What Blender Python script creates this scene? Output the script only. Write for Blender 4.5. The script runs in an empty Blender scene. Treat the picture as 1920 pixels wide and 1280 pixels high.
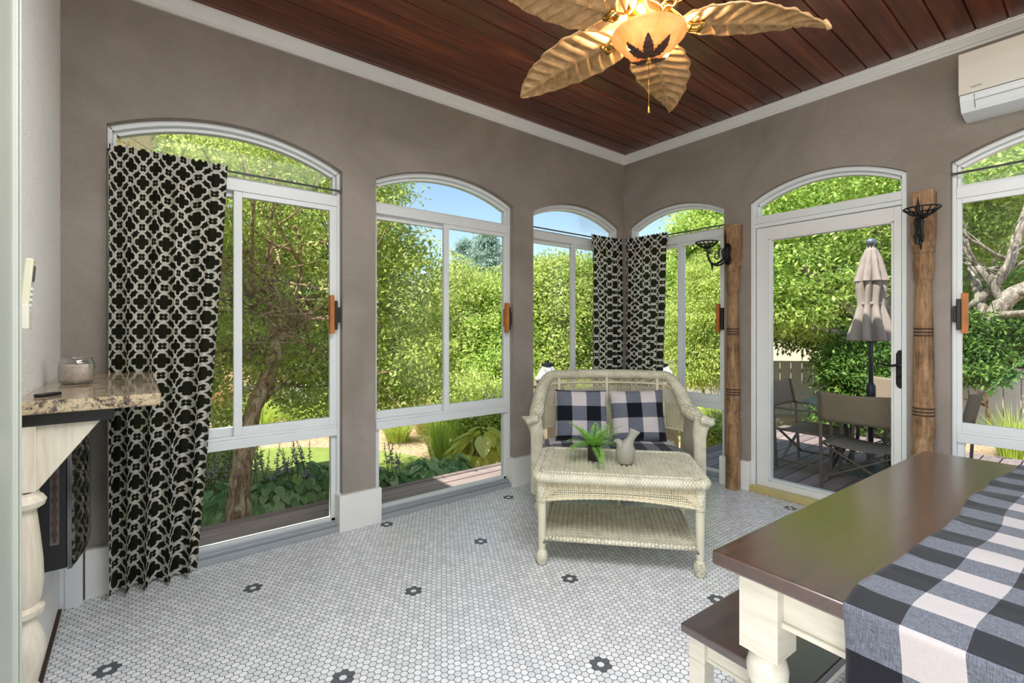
import bpy, math, random
import numpy as np
from mathutils import Vector, Matrix, noise
R = math.radians
PI = math.pi
scene = bpy.context.scene
C = scene.collection

# ---------------------------------------------------------------- camera
cam_d = bpy.data.cameras.new('camera')
cam = bpy.data.objects.new('camera', cam_d)
C.objects.link(cam)
cam.location = (0, 0, 1.25)
FWD = math.atan2(0.7844, 0.6203)
cam.rotation_euler = (R(90), 0, FWD - R(90))
cam_d.sensor_width = 36
cam_d.lens = 892 / 1920 * 36
cam_d.shift_y = -22 / 1920
cam_d.clip_start = 0.05
scene.camera = cam

# ---------------------------------------------------------------- sky, sun, exposure
world = bpy.data.worlds.new('world')
scene.world = world
world.use_nodes = True
wn = world.node_tree.nodes
wl = world.node_tree.links
wn.clear()
sky = wn.new('ShaderNodeTexSky')
sky.sky_type = 'NISHITA'
sky.sun_disc = False
sky.sun_elevation = R(55)
sky.sun_rotation = R(-90)
sky.air_density = 1.3
sky.dust_density = 0.6
sky.ozone_density = 2.0
bg = wn.new('ShaderNodeBackground')
bg.inputs['Strength'].default_value = 0.22
wo = wn.new('ShaderNodeOutputWorld')
wl.new(sky.outputs[0], bg.inputs[0])
wl.new(bg.outputs[0], wo.inputs[0])

sun_d = bpy.data.lights.new('sun', 'SUN')
sun_d.energy = 8.5
sun_d.angle = R(0.6)
sun_d.color = (1.0, 0.95, 0.86)
sun = bpy.data.objects.new('sun', sun_d)
C.objects.link(sun)
# travels towards +X, slightly -Y, 58 degrees down
sun.rotation_euler = Vector((0.52, -0.06, -0.85)).to_track_quat('-Z', 'Y').to_euler()
sun.location = (-6, 1, 9)

scene.view_settings.view_transform = 'Standard'
scene.view_settings.look = 'None'
scene.view_settings.gamma = 1
scene.view_settings.use_curve_mapping = False
scene.view_settings.exposure = 0.0
scene.cycles.use_denoising = True
scene.cycles.max_bounces = 10
scene.cycles.diffuse_bounces = 5
scene.cycles.glossy_bounces = 4
scene.cycles.transmission_bounces = 6
scene.cycles.transparent_max_bounces = 16
scene.cycles.sample_clamp_indirect = 6
scene.cycles.caustics_reflective = False
scene.cycles.caustics_refractive = False

# added fill lights out of view; sky, sun and fan leave the room too dark
def area(name, loc, aim, sx, sy, power, col=(1, 0.96, 0.9)):
    d = bpy.data.lights.new(name, 'AREA')
    d.shape = 'RECTANGLE'; d.size = sx; d.size_y = sy
    d.energy = power; d.color = col
    o = bpy.data.objects.new(name, d); C.objects.link(o)
    o.location = loc
    o.rotation_euler = (Vector(aim) - Vector(loc)).to_track_quat('-Z', 'Y').to_euler()
    return o
area('ceiling_fill', (0.75, 0.35, 2.86), (0.75, 0.35, 0), 1.7, 1.7, 96, (0.96, 0.98, 1.0))  # added overhead fill for floor and furniture, no fixture modelled
area('side_window_fill', (3.72, -1.3, 1.25), (0, 0.2, 1.2), 1.05, 2.0, 10, (0.90, 0.95, 1))  # added fill in the unseen side opening, brightens the pale side wall
area('doorway_fill', (-1.7, -0.55, 1.5), (3.6, 1.0, 1.9), 1.6, 2.0, 95, (1, 0.97, 0.93))  # added fill shining through the doorway to lift the door wall
area('rear_window_fill', (1.7, -2.52, 1.45), (1.7, 1.0, 1.0), 2.8, 1.4, 5, (0.92, 0.96, 1))  # weak added fill in front of the rear wall, not daylight itself

# ---------------------------------------------------------------- constants of the room
XL, XB, YA, YR = -0.27, 3.755, 2.978, -2.6
ZC = 2.925
SPR, RISE = 2.235, 0.135

# ---------------------------------------------------------------- node helper
class G:
    def __init__(s, name):
        s.m = bpy.data.materials.new(name); s.m.use_nodes = True
        s.t = s.m.node_tree; s.n = s.t.nodes; s.l = s.t.links
        s.n.clear()
        s.out = s.n.new('ShaderNodeOutputMaterial')
    def node(s, typ, **kw):
        n = s.n.new(typ)
        for k, v in kw.items(): setattr(n, k, v)
        return n
    def put(s, sock, v):
        if isinstance(v, bpy.types.NodeSocket): s.l.new(v, sock)
        elif v is not None:
            if isinstance(v, (tuple, list)) and len(v) == 3 and sock.type == 'RGBA': v = (*v, 1)
            sock.default_value = v
    def M(s, op, a, b=None, c=None):
        n = s.node('ShaderNodeMath', operation=op)
        s.put(n.inputs[0], a)
        if b is not None: s.put(n.inputs[1], b)
        if c is not None: s.put(n.inputs[2], c)
        return n.outputs[0]
    def coord(s, which='Object', scale=None):
        n = s.node('ShaderNodeTexCoord')
        o = n.outputs[which]
        if scale is not None:
            mp = s.node('ShaderNodeMapping')
            s.l.new(o, mp.inputs[0])
            mp.inputs['Scale'].default_value = scale if isinstance(scale, (tuple, list)) else (scale,) * 3
            o = mp.outputs[0]
        return o
    def xyz(s, v):
        n = s.node('ShaderNodeSeparateXYZ'); s.l.new(v, n.inputs[0])
        return n.outputs[0], n.outputs[1], n.outputs[2]
    def vec(s, x, y, z=0.0):
        n = s.node('ShaderNodeCombineXYZ')
        s.put(n.inputs[0], x); s.put(n.inputs[1], y); s.put(n.inputs[2], z)
        return n.outputs[0]
    def noise(s, v, scale, detail=3, rough=0.55, dist=0.0):
        n = s.node('ShaderNodeTexNoise')
        if v is not None: s.l.new(v, n.inputs['Vector'])
        n.inputs['Scale'].default_value = scale
        n.inputs['Detail'].default_value = detail
        n.inputs['Roughness'].default_value = rough
        n.inputs['Distortion'].default_value = dist
        return n.outputs['Fac']
    def voro(s, v, scale, feature='F1', out='Distance'):
        n = s.node('ShaderNodeTexVoronoi', feature=feature)
        if v is not None: s.l.new(v, n.inputs['Vector'])
        n.inputs['Scale'].default_value = scale
        return n.outputs[out]
    def ramp(s, f, stops, interp='LINEAR'):
        n = s.node('ShaderNodeValToRGB')
        s.put(n.inputs[0], f)
        cr = n.color_ramp; cr.interpolation = interp
        while len(cr.elements) < len(stops): cr.elements.new(0.5)
        for e, (p, c) in zip(cr.elements, stops):
            e.position = p; e.color = (*c, 1) if len(c) == 3 else c
        return n.outputs[0]
    def mix(s, f, a, b, blend='MIX'):
        n = s.node('ShaderNodeMix', data_type='RGBA', blend_type=blend)
        s.put(n.inputs[0], f); s.put(n.inputs[6], a); s.put(n.inputs[7], b)
        return n.outputs[2]
    def rand_island(s):
        return s.node('ShaderNodeNewGeometry').outputs['Random Per Island']
    def bump(s, h, strength=0.3, dist=0.01):
        n = s.node('ShaderNodeBump')
        s.put(n.inputs['Height'], h)
        n.inputs['Strength'].default_value = strength
        n.inputs['Distance'].default_value = dist
        return n.outputs[0]
    def bsdf(s, col, rough=0.5, metal=0.0, normal=None, spec=0.5, coat=0.0, sheen=0.0, emis=None, estr=0.0, alpha=None, trans=0.0, coat_rough=0.1):
        b = s.node('ShaderNodeBsdfPrincipled')
        s.put(b.inputs['Base Color'], col)
        s.put(b.inputs['Roughness'], rough)
        b.inputs['Metallic'].default_value = metal
        b.inputs['Specular IOR Level'].default_value = spec
        b.inputs['Coat Weight'].default_value = coat
        b.inputs['Coat Roughness'].default_value = coat_rough
        b.inputs['Sheen Weight'].default_value = sheen
        b.inputs['Transmission Weight'].default_value = trans
        if normal is not None: s.l.new(normal, b.inputs['Normal'])
        if emis is not None:
            s.put(b.inputs['Emission Color'], emis); b.inputs['Emission Strength'].default_value = estr
        return b.outputs[0]
    def done(s, shader):
        s.l.new(shader, s.out.inputs[0]); return s.m
def srgb(r, g, b):
    f = lambda c: (c / 255 / 12.92) if c / 255 <= 0.04045 else ((c / 255 + 0.055) / 1.055) ** 2.4
    return (f(r), f(g), f(b))
def simple(name, rgb, rough=0.5, metal=0.0, var=0.06, bump=0.0, bscale=60, coat=0.0, spec=0.5):
    g = G(name)
    co = g.coord('Object')
    nz = g.noise(co, 7, 4)
    c1 = srgb(*rgb); c0 = tuple(x * (1 - var) for x in c1); c2 = tuple(min(1, x * (1 + var)) for x in c1)
    col = g.ramp(nz, [(0.3, c0), (0.7, c2)])
    nm = g.bump(g.noise(co, bscale, 4), bump, 0.004) if bump else None
    return g.done(g.bsdf(col, rough, metal, nm, spec, coat))
# ================================================================ materials
MT = {}
def m_plaster(name, c0, c1):
    g = G(name); co = g.coord('Object')
    big = g.ramp(g.noise(co, 1.3, 6, 0.65, 0.8), [(0.3, (0, 0, 0)), (0.7, (1, 1, 1))])
    col = g.mix(big, srgb(*c0), srgb(*c1))
    trowel = g.noise(g.coord('Object', (1.6, 1.6, 2.4)), 2.2, 5, 0.6, 2.2)
    ridge = g.M('ABSOLUTE', g.M('SUBTRACT', trowel, 0.5))
    ridge = g.M('MULTIPLY', g.M('SMOOTH_MIN', ridge, 0.03, 0.02), g.M('SMOOTH_MIN', g.M('MULTIPLY', g.noise(co, 2.7, 3), 1.6), 1.0, 0.2))
    fine = g.noise(co, 140, 3)
    h = g.M('ADD', g.M('MULTIPLY', ridge, 9.0), g.M('MULTIPLY', fine, 0.28))
    return g.done(g.bsdf(col, 0.85, 0, g.bump(h, 0.6, 0.007), 0.25))
MT['plaster'] = m_plaster('grey_brown_plaster', (134, 125, 114), (160, 151, 143))
MT['plaster_side'] = m_plaster('pale_plaster', (234, 232, 227), (242, 240, 236))
MT['white'] = simple('white_painted_wood', (232, 231, 226), 0.4, var=0.02, bump=0.05)
MT['trim'] = simple('white_trim_paint', (226, 227, 224), 0.35, var=0.015)
MT['alu'] = simple('white_window_metal', (222, 226, 226), 0.3, var=0.015)
MT['track'] = simple('grey_window_track', (168, 174, 178), 0.35, 0.3, var=0.03)
MT['dark_iron'] = simple('black_iron', (34, 33, 34), 0.42, 0.6, var=0.1, bump=0.2)
MT['black'] = simple('black_plastic', (22, 22, 24), 0.35, var=0.05)
MT['brass'] = simple('polished_brass', (214, 168, 84), 0.2, 1.0, var=0.05)
MT['threshold'] = simple('brass_threshold_metal', (206, 190, 130), 0.4, 0.4, var=0.06)
MT['ac'] = simple('warm_white_plastic', (226, 222, 208), 0.45, var=0.01)
MT['ac2'] = simple('cool_white_plastic', (228, 234, 234), 0.4, var=0.01)
MT['grey_line'] = simple('grey_plastic_seam', (92, 92, 92), 0.5)
MT['candle_wax'] = simple('cream_candle_wax', (238, 226, 208), 0.5, var=0.03)
MT['ceramic'] = simple('grey_stoneware', (150, 148, 138), 0.5, var=0.09, bump=0.15, bscale=25)
MT['pot'] = simple('black_glazed_pot', (20, 20, 24), 0.15, var=0.1)
MT['remote'] = simple('cream_plastic', (222, 218, 192), 0.45, var=0.02)
MT['frost'] = simple('grey_iron_verdigris', (86, 96, 90), 0.5, 0.3, var=0.3, bump=0.4)

MT['casing'] = simple('pale_green_grey_casing', (196, 200, 190), 0.4, var=0.015)
def m_table_cream():
    g = G('cream_painted_wood'); co = g.coord('Object')
    n = g.noise(g.coord('Object', (8, 8, 60)), 1.0, 4)
    col = g.ramp(n, [(0.25, srgb(196, 192, 178)), (0.6, srgb(212, 208, 194))])
    return g.done(g.bsdf(col, 0.38, 0, g.bump(n, 0.08, 0.002), 0.5))
MT['cream'] = m_table_cream()

def m_glass():
    g = G('clear_window_glass')
    tr = g.node('ShaderNodeBsdfTransparent'); tr.inputs[0].default_value = (0.97, 0.985, 0.975, 1)
    gl = g.node('ShaderNodeBsdfGlossy'); gl.inputs['Roughness'].default_value = 0.02
    fr = g.node('ShaderNodeFresnel'); fr.inputs[0].default_value = 1.35
    mx = g.node('ShaderNodeMixShader')
    g.l.new(g.M('MULTIPLY', fr.outputs[0], 0.3), mx.inputs[0]); g.l.new(tr.outputs[0], mx.inputs[1]); g.l.new(gl.outputs[0], mx.inputs[2])
    return g.done(mx.outputs[0])
MT['glass'] = m_glass()
def m_jar():
    g = G('clear_jar_glass')
    tr = g.node('ShaderNodeBsdfTransparent'); tr.inputs[0].default_value = (0.93, 0.93, 0.93, 1)
    gl = g.node('ShaderNodeBsdfGlossy'); gl.inputs['Roughness'].default_value = 0.04
    lw = g.node('ShaderNodeLayerWeight'); lw.inputs[0].default_value = 0.35
    mx = g.node('ShaderNodeMixShader')
    g.l.new(lw.outputs['Facing'], mx.inputs[0]); g.l.new(tr.outputs[0], mx.inputs[1]); g.l.new(gl.outputs[0], mx.inputs[2])
    return g.done(mx.outputs[0])
MT['jar'] = m_jar()

def m_tile():
    g = G('white_hexagon_tile'); r = g.rand_island()
    big = g.noise(g.coord('Object'), 1.3, 2)
    c = g.ramp(r, [(0, srgb(212, 214, 216)), (0.5, srgb(226, 228, 230)), (1, srgb(238, 239, 240))])
    return g.done(g.bsdf(c, 0.22, 0, g.bump(g.noise(g.coord('Object'), 45, 2), 0.05, 0.002), 0.5))
MT['tile'] = m_tile()
MT['tile_grey'] = simple('slate_grey_tile', (92, 95, 104), 0.25, var=0.12)
MT['grout'] = simple('dark_grey_grout', (92, 90, 84), 0.9, var=0.12)

def m_planks(name, axis, width, cols, streak=22, rough=0.38, knots=True, along=1.3, coat=0.0, off=0.0):
    g = G(name); co = g.coord('Object'); x, y, z = g.xyz(co)
    a, b = (x, y) if axis == 'x' else (y, x)
    pid = g.M('FLOOR', g.M('DIVIDE', g.M('SUBTRACT', b, off), width))
    rnd = g.M('FRACT', g.M('MULTIPLY', g.M('SINE', g.M('MULTIPLY', pid, 12.9898)), 43758.5))
    v = g.vec(g.M('ADD', g.M('MULTIPLY', a, along), g.M('MULTIPLY', rnd, 40)), g.M('MULTIPLY', b, streak), g.M('MULTIPLY', rnd, 9))
    grain = g.noise(v, 1.0, 6, 0.65, 1.2)
    v2 = g.vec(g.M('ADD', g.M('MULTIPLY', a, 0.9), g.M('MULTIPLY', rnd, 70)), g.M('MULTIPLY', b, 4), 0)
    blot = g.noise(v2, 1.4, 4, 0.6)
    f = g.M('ADD', g.M('MULTIPLY', grain, 0.6), g.M('MULTIPLY', blot, 0.4))
    col = g.ramp(f, [(0.32, cols[0]), (0.5, cols[1]), (0.68, cols[2])])
    br = g.M('ADD', 0.72, g.M('MULTIPLY', rnd, 0.5))
    col = g.mix(1.0, col, g.vec(br, br, br), 'MULTIPLY')
    if knots:
        kv = g.vec(g.M('ADD', g.M('MULTIPLY', a, 1.6), g.M('MULTIPLY', rnd, 17)), g.M('MULTIPLY', b, 3.6), 0)
        kd = g.voro(kv, 1.5)
        k = g.ramp(kd, [(0.035, (1, 1, 1)), (0.085, (0, 0, 0))])
        col = g.mix(k, col, tuple(c * 0.18 for c in cols[0]))
    nm = g.bump(grain, 0.22, 0.004)
    return g.done(g.bsdf(col, rough, 0, nm, 0.5, coat))
MT['ceiling'] = m_planks('stained_cedar_boards', 'x', 0.126, (srgb(52, 22, 12), srgb(98, 46, 26), srgb(140, 76, 44)), rough=0.33, coat=0.25, off=2.98 - 0.126 * 60)
MT['deck'] = m_planks('weathered_deck_boards', 'x', 0.14, (srgb(120, 104, 104), srgb(146, 129, 128), srgb(168, 150, 147)), rough=0.75, knots=False, streak=40, off=0)
MT['tabletop'] = None
def dw_coat(o):
    b = o.node; b.inputs['Coat IOR'].default_value = 1.95; b.inputs['IOR'].default_value = 1.6; return o
def m_darkwood(name, c, rough, axis_scale=(2, 30, 30)):
    g = G(name)
    n = g.noise(g.coord('Object', axis_scale), 1.5, 6, 0.65, 0.8)
    col = g.ramp(n, [(0.3, tuple(x * 0.55 for x in srgb(*c))), (0.7, tuple(x * 1.35 for x in srgb(*c)))])
    rr = g.M('ADD', rough, g.M('MULTIPLY', n, 0.1))
    return g.done(dw_coat(g.bsdf(col, rr, 0, g.bump(n, 0.14, 0.0015), 0.8, 0.85, coat_rough=0.17)))
MT['tabletop'] = m_darkwood('dark_walnut_top', (62, 34, 22), 0.24)
MT['bench_top'] = m_darkwood('dark_bench_top', (58, 38, 32), 0.3)
MT['underboard'] = simple('black_underboard', (20, 17, 15), 0.5, var=0.2)
def m_oldwood():
    g = G('old_turned_wood'); co = g.coord('Object', (22, 22, 2.2))
    n = g.noise(co, 1.2, 7, 0.7, 1.5)
    b = g.noise(g.coord('Object'), 6, 5, 0.7)
    f = g.M('ADD', g.M('MULTIPLY', n, 0.55), g.M('MULTIPLY', b, 0.45))
    col = g.ramp(f, [(0.34, srgb(52, 36, 24)), (0.45, srgb(120, 90, 62)), (0.56, srgb(162, 128, 92)), (0.68, srgb(196, 170, 136))])
    return g.done(g.bsdf(col, 0.6, 0, g.bump(f, 0.7, 0.006), 0.35))
MT['oldwood'] = m_oldwood()
MT['groove'] = simple('dark_wood_groove', (62, 42, 30), 0.7, var=0.2)
MT['handle_wood'] = simple('orange_handle_wood', (178, 108, 48), 0.5, var=0.25)
def m_baluster():
    g = G('limewashed_wood'); n = g.noise(g.coord('Object', (30, 30, 3)), 1.3, 5, 0.6, 0.6)
    col = g.ramp(n, [(0.3, srgb(196, 184, 164)), (0.6, srgb(218, 209, 192))])
    return g.done(g.bsdf(col, 0.55, 0, g.bump(n, 0.2, 0.003), 0.3))
MT['limed'] = m_baluster()
def m_granite():
    g = G('speckled_granite'); co = g.coord('Object')
    n1 = g.noise(co, 85, 6, 0.8, 0.6); n2 = g.noise(co, 22, 4, 0.6, 1.0); v = g.voro(co, 120)
    f = g.M('ADD', g.M('MULTIPLY', n1, 0.65), g.M('MULTIPLY', n2, 0.35))
    col = g.ramp(f, [(0.38, srgb(26, 24, 26)), (0.455, srgb(96, 84, 76)), (0.5, srgb(168, 148, 116)), (0.56, srgb(196, 180, 150)), (0.63, srgb(150, 112, 66))])
    return g.done(g.bsdf(col, 0.08, 0, None, 0.6))
MT['granite'] = m_granite()

def m_quatrefoil():
    g = G('quatrefoil_curtain_cloth')
    u, v, _ = g.xyz(g.coord('UV'))
    def fold(s):
        f = g.M('FRACT', s)
        return g.M('ABSOLUTE', g.M('SUBTRACT', f, 0.5))
    cell = 0.146
    x0 = fold(g.M('ADD', g.M('DIVIDE', u, cell * 1.28), 0.5)); y0 = fold(g.M('ADD', g.M('DIVIDE', v, cell), 0.5))
    sw = g.M('GREATER_THAN', g.M('ADD', x0, y0), 0.5)
    def lerp(a, b, t): return g.M('ADD', g.M('MULTIPLY', a, g.M('SUBTRACT', 1.0, t)), g.M('MULTIPLY', b, t))
    x1 = lerp(x0, g.M('SUBTRACT', 0.5, x0), sw); y1 = lerp(y0, g.M('SUBTRACT', 0.5, y0), sw)
    X = g.M('MAXIMUM', x1, y1); Y = g.M('MINIMUM', x1, y1)
    def circ(cx, cy, r):
        dx = g.M('SUBTRACT', X, cx); dy = g.M('SUBTRACT', Y, cy)
        d = g.M('SQRT', g.M('ADD', g.M('MULTIPLY', dx, dx), g.M('MULTIPLY', dy, dy)))
        return g.M('SUBTRACT', d, r)
    big = g.M('MINIMUM', circ(0, 0, 0.16), circ(0.15, 0, 0.112))
    sx = g.M('SUBTRACT', 0.5, X)
    dx = g.M('SUBTRACT', sx, 0.055); dy = g.M('SUBTRACT', Y, 0.055)
    small = g.M('SUBTRACT', g.M('SQRT', g.M('ADD', g.M('MULTIPLY', dx, dx), g.M('MULTIPLY', dy, dy))), 0.060)
    d = g.M('MINIMUM', big, small)
    ring = g.M('MULTIPLY', g.M('GREATER_THAN', d, 0.0), g.M('LESS_THAN', d, 0.068))
    bar = g.M('MULTIPLY', g.M('MULTIPLY', g.M('GREATER_THAN', X, 0.25), g.M('LESS_THAN', X, 0.42)), g.M('LESS_THAN', Y, 0.05))
    white = g.M('MAXIMUM', ring, g.M('MULTIPLY', bar, g.M('GREATER_THAN', small, 0.0)))
    weave = g.noise(g.coord('UV', (900, 900, 1)), 1, 2)
    blk = g.mix(weave, srgb(22, 20, 18), srgb(38, 35, 32))
    wht = g.mix(weave, srgb(226, 222, 212), srgb(242, 238, 230))
    col = g.mix(white, blk, wht)
    df = g.node('ShaderNodeBsdfDiffuse'); g.l.new(col, df.inputs[0])
    tl = g.node('ShaderNodeBsdfTranslucent'); g.l.new(g.mix(white, srgb(88, 90, 76), srgb(230, 228, 210)), tl.inputs[0])
    mx = g.node('ShaderNodeMixShader'); mx.inputs[0].default_value = 0.42
    g.l.new(df.outputs[0], mx.inputs[1]); g.l.new(tl.outputs[0], mx.inputs[2])
    return g.done(mx.outputs[0])
MT['curtain'] = m_quatrefoil()

def m_gingham(name, size, ph=(0, 0), white=(214, 206, 206), black=(16, 18, 28), weave=True, size2=None, grey=(108, 112, 124)):
    g = G(name); u, v, _ = g.xyz(g.coord('UV'))
    size2 = size2 or size
    su = g.M('LESS_THAN', g.M('FRACT', g.M('ADD', g.M('DIVIDE', u, 2 * size), ph[0])), 0.5)
    sv = g.M('LESS_THAN', g.M('FRACT', g.M('ADD', g.M('DIVIDE', v, 2 * size2), ph[1])), 0.5)
    both = g.M('MULTIPLY', su, sv); anyb = g.M('MAXIMUM', su, sv)
    nu = g.noise(g.coord('UV', (700, 60, 1)), 1, 3, 0.7); nv = g.noise(g.coord('UV', (60, 700, 1)), 1, 3, 0.7)
    w = g.M('MULTIPLY', g.M('ADD', nu, nv), 0.5)
    gr = g.ramp(w, [(0.4, tuple(c * 0.5 for c in srgb(*grey))), (0.6, tuple(min(1, c * 1.6) for c in srgb(*grey)))])
    wh = g.ramp(w, [(0.35, tuple(c * 0.86 for c in srgb(*white))), (0.6, srgb(*white))])
    bl = g.ramp(w, [(0.4, tuple(c * 0.7 for c in srgb(*black))), (0.62, tuple(c * 1.6 for c in srgb(*black)))])
    col = g.mix(anyb, wh, gr); col = g.mix(both, col, bl)
    return g.done(g.bsdf(col, 0.85, 0, g.bump(w, 0.25, 0.002), 0.2, sheen=0.15))
MT['gingham_pillow'] = m_gingham('gingham_linen', 0.112, (0.0, 0.0))
MT['gingham_runner'] = m_gingham('gingham_runner_cloth', 0.078, (0.0, 0.0), size2=0.080, white=(168, 162, 162), grey=(84, 88, 98), black=(12, 14, 22))
MT['stripe'] = m_gingham('striped_seat_cloth', 0.085, (0.0, 0.5), white=(222, 216, 216), size2=5.0)

def m_wicker(name, c0, c1, ku=70, kv=120):
    g = G(name); u, v, _ = g.xyz(g.coord('UV'))
    row = g.M('SINE', g.M('MULTIPLY', v, kv * 2 * PI / 2))
    par = g.M('MODULO', g.M('FLOOR', g.M('MULTIPLY', v, kv)), 2)
    col_ = g.M('SINE', g.M('ADD', g.M('MULTIPLY', u, ku * PI), g.M('MULTIPLY', par, PI)))
    h = g.M('ADD', g.M('MULTIPLY', g.M('ABSOLUTE', row), 0.7), g.M('MULTIPLY', col_, 0.35))
    n = g.noise(g.coord('Object'), 14, 4)
    f = g.M('ADD', g.M('MULTIPLY', h, 0.35), g.M('MULTIPLY', n, 0.55))
    c = g.ramp(f, [(0.14, tuple(x * 0.38 for x in srgb(*c0))), (0.36, srgb(*c0)), (0.6, srgb(*c1))])
    return g.done(g.bsdf(c, 0.5, 0, g.bump(h, 0.6, 0.003), 0.4))
MT['wicker'] = m_wicker('cream_wicker', (204, 198, 172), (232, 228, 208))
MT['wicker_rib'] = m_wicker('ribbed_cream_wicker', (206, 200, 174), (230, 226, 206), 70, 55)
MT['wicker_cane'] = simple('cream_cane', (216, 206, 176), 0.5, var=0.12)
MT['wicker_leg'] = simple('cream_painted_leg', (218, 213, 188), 0.4, var=0.05)

def m_leaf(name, c0, c1, c2, trans=0.35, rough=0.5):
    g = G(name); r = g.rand_island()
    n = g.noise(g.coord('Object'), 0.9, 3)
    f = g.M('ADD', g.M('MULTIPLY', r, 0.6), g.M('MULTIPLY', n, 0.4))
    col = g.ramp(f, [(0.15, srgb(*c0)), (0.5, srgb(*c1)), (0.85, srgb(*c2))])
    df = g.bsdf(col, rough, 0, None, 0.35)
    tl = g.node('ShaderNodeBsdfTranslucent')
    g.l.new(g.mix(0.5, col, srgb(*c2)), tl.inputs[0])
    mx = g.node('ShaderNodeMixShader'); mx.inputs[0].default_value = min(0.5, trans + 0.08)
    g.l.new(df, mx.inputs[1]); g.l.new(tl.outputs[0], mx.inputs[2])
    return g.done(mx.outputs[0])
MT['leaf_tree'] = m_leaf('tree_leaves', (96, 136, 46), (184, 206, 90), (240, 242, 168))
MT['leaf_bright'] = m_leaf('bright_hedge_leaves', (92, 128, 46), (184, 204, 90), (242, 242, 172))
MT['leaf_dark'] = m_leaf('dark_shrub_leaves', (52, 86, 36), (92, 130, 56), (140, 170, 84), 0.2)
MT['leaf_broad'] = m_leaf('broad_tree_leaves', (96, 138, 48), (170, 202, 88), (234, 242, 160))
MT['leaf_spruce'] = m_leaf('blue_spruce_needles', (120, 150, 138), (170, 198, 182), (210, 226, 212), 0.2)
MT['leaf_hosta'] = m_leaf('blue_green_hosta_leaves', (78, 122, 68), (134, 174, 108), (212, 228, 178), 0.25, 0.4)
MT['leaf_hosta_gold'] = m_leaf('yellow_hosta_leaves', (190, 196, 70), (222, 222, 96), (240, 238, 150), 0.3)
MT['leaf_grass'] = m_leaf('grass_blades', (120, 156, 50), (180, 204, 80), (220, 228, 120), 0.3)
MT['leaf_tan'] = m_leaf('tan_grass_blades', (186, 150, 104), (214, 182, 136), (226, 204, 160), 0.3)
MT['leaf_fern'] = m_leaf('fern_green', (84, 158, 50), (136, 204, 76), (196, 230, 132), 0.3, 0.4)
MT['flower'] = m_leaf('pale_lilac_flowers', (186, 176, 196), (214, 206, 218), (236, 230, 236), 0.2)
MT['flower_dark'] = m_leaf('dusky_flower_spikes', (120, 112, 124), (160, 152, 160), (206, 200, 204), 0.15)
MT['leaf_vine'] = m_leaf('vine_leaves', (44, 88, 40), (74, 124, 58), (120, 160, 84), 0.3)
def m_bark(name, c0, c1, c2):
    g = G(name); n = g.noise(g.coord('Object', (9, 9, 3)), 2.2, 7, 0.7, 1.0)
    col = g.ramp(n, [(0.36, srgb(*c0)), (0.5, srgb(*c1)), (0.62, srgb(*c2))])
    return g.done(g.bsdf(col, 0.9, 0, g.bump(n, 0.9, 0.02), 0.2))
MT['bark'] = m_bark('flaky_bark', (104, 80, 60), (184, 156, 126), (222, 202, 174))
MT['bark_grey'] = m_bark('grey_bark', (98, 88, 78), (150, 140, 128), (186, 178, 166))
MT['stem'] = simple('green_stem', (84, 108, 50), 0.6)
def m_lawn():
    g = G('lawn_grass'); co = g.coord('Object')
    n = g.noise(co, 9, 5, 0.7); b = g.noise(co, 0.7, 3)
    f = g.M('ADD', g.M('MULTIPLY', n, 0.5), g.M('MULTIPLY', b, 0.5))
    col = g.ramp(f, [(0.3, srgb(116, 136, 66)), (0.55, srgb(150, 164, 86)), (0.7, srgb(176, 180, 112))])
    return g.done(g.bsdf(col, 0.9, 0, g.bump(g.noise(co, 120, 3), 0.6, 0.02), 0.1))
MT['lawn'] = m_lawn()
def m_mulch():
    g = G('bark_mulch'); co = g.coord('Object'); n = g.noise(co, 26, 6, 0.75)
    col = g.ramp(n, [(0.35, srgb(150, 122, 94)), (0.5, srgb(206, 178, 146)), (0.65, srgb(226, 204, 176))])
    return g.done(g.bsdf(col, 0.95, 0, g.bump(n, 0.8, 0.03), 0.1))
MT['mulch'] = m_mulch()
MT['fence'] = simple('weathered_white_fence', (188, 186, 184), 0.7, var=0.06, bump=0.1)
MT['shed'] = simple('white_shed_siding', (206, 208, 216), 0.6, var=0.03)
MT['shed_roof'] = simple('brown_shingle_roof', (110, 96, 84), 0.8, var=0.15)
MT['stone'] = simple('tan_stone', (178, 160, 136), 0.85, var=0.2, bump=0.5, bscale=20)
MT['siding'] = simple('cream_siding', (240, 232, 208), 0.6, var=0.03)
MT['umbrella'] = simple('taupe_canvas', (158, 146, 140), 0.85, var=0.06, bump=0.2, bscale=200)
MT['umbrella_pole'] = simple('dark_bronze_pole', (52, 54, 62), 0.4, 0.5)
MT['chair_frame'] = simple('bronze_chair_frame', (122, 110, 102), 0.45, 0.3, var=0.08)
def m_sling():
    g = G('taupe_mesh_sling'); u, v, _ = g.xyz(g.coord('UV'))
    s = g.M('GREATER_THAN', g.M('SINE', g.M('MULTIPLY', u, 2 * PI / 0.010)), 0.1)
    col = g.mix(s, srgb(142, 128, 112), srgb(184, 168, 148))
    df = g.node('ShaderNodeBsdfDiffuse'); g.l.new(col, df.inputs[0])
    tl = g.node('ShaderNodeBsdfTranslucent'); g.l.new(col, tl.inputs[0])
    mx = g.node('ShaderNodeMixShader'); mx.inputs[0].default_value = 0.35
    g.l.new(df.outputs[0], mx.inputs[1]); g.l.new(tl.outputs[0], mx.inputs[2])
    return g.done(mx.outputs[0])
MT['sling'] = m_sling()
MT['cast_metal'] = simple('blue_grey_cast_metal', (112, 124, 136), 0.45, 0.4, var=0.15, bump=0.4)
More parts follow.
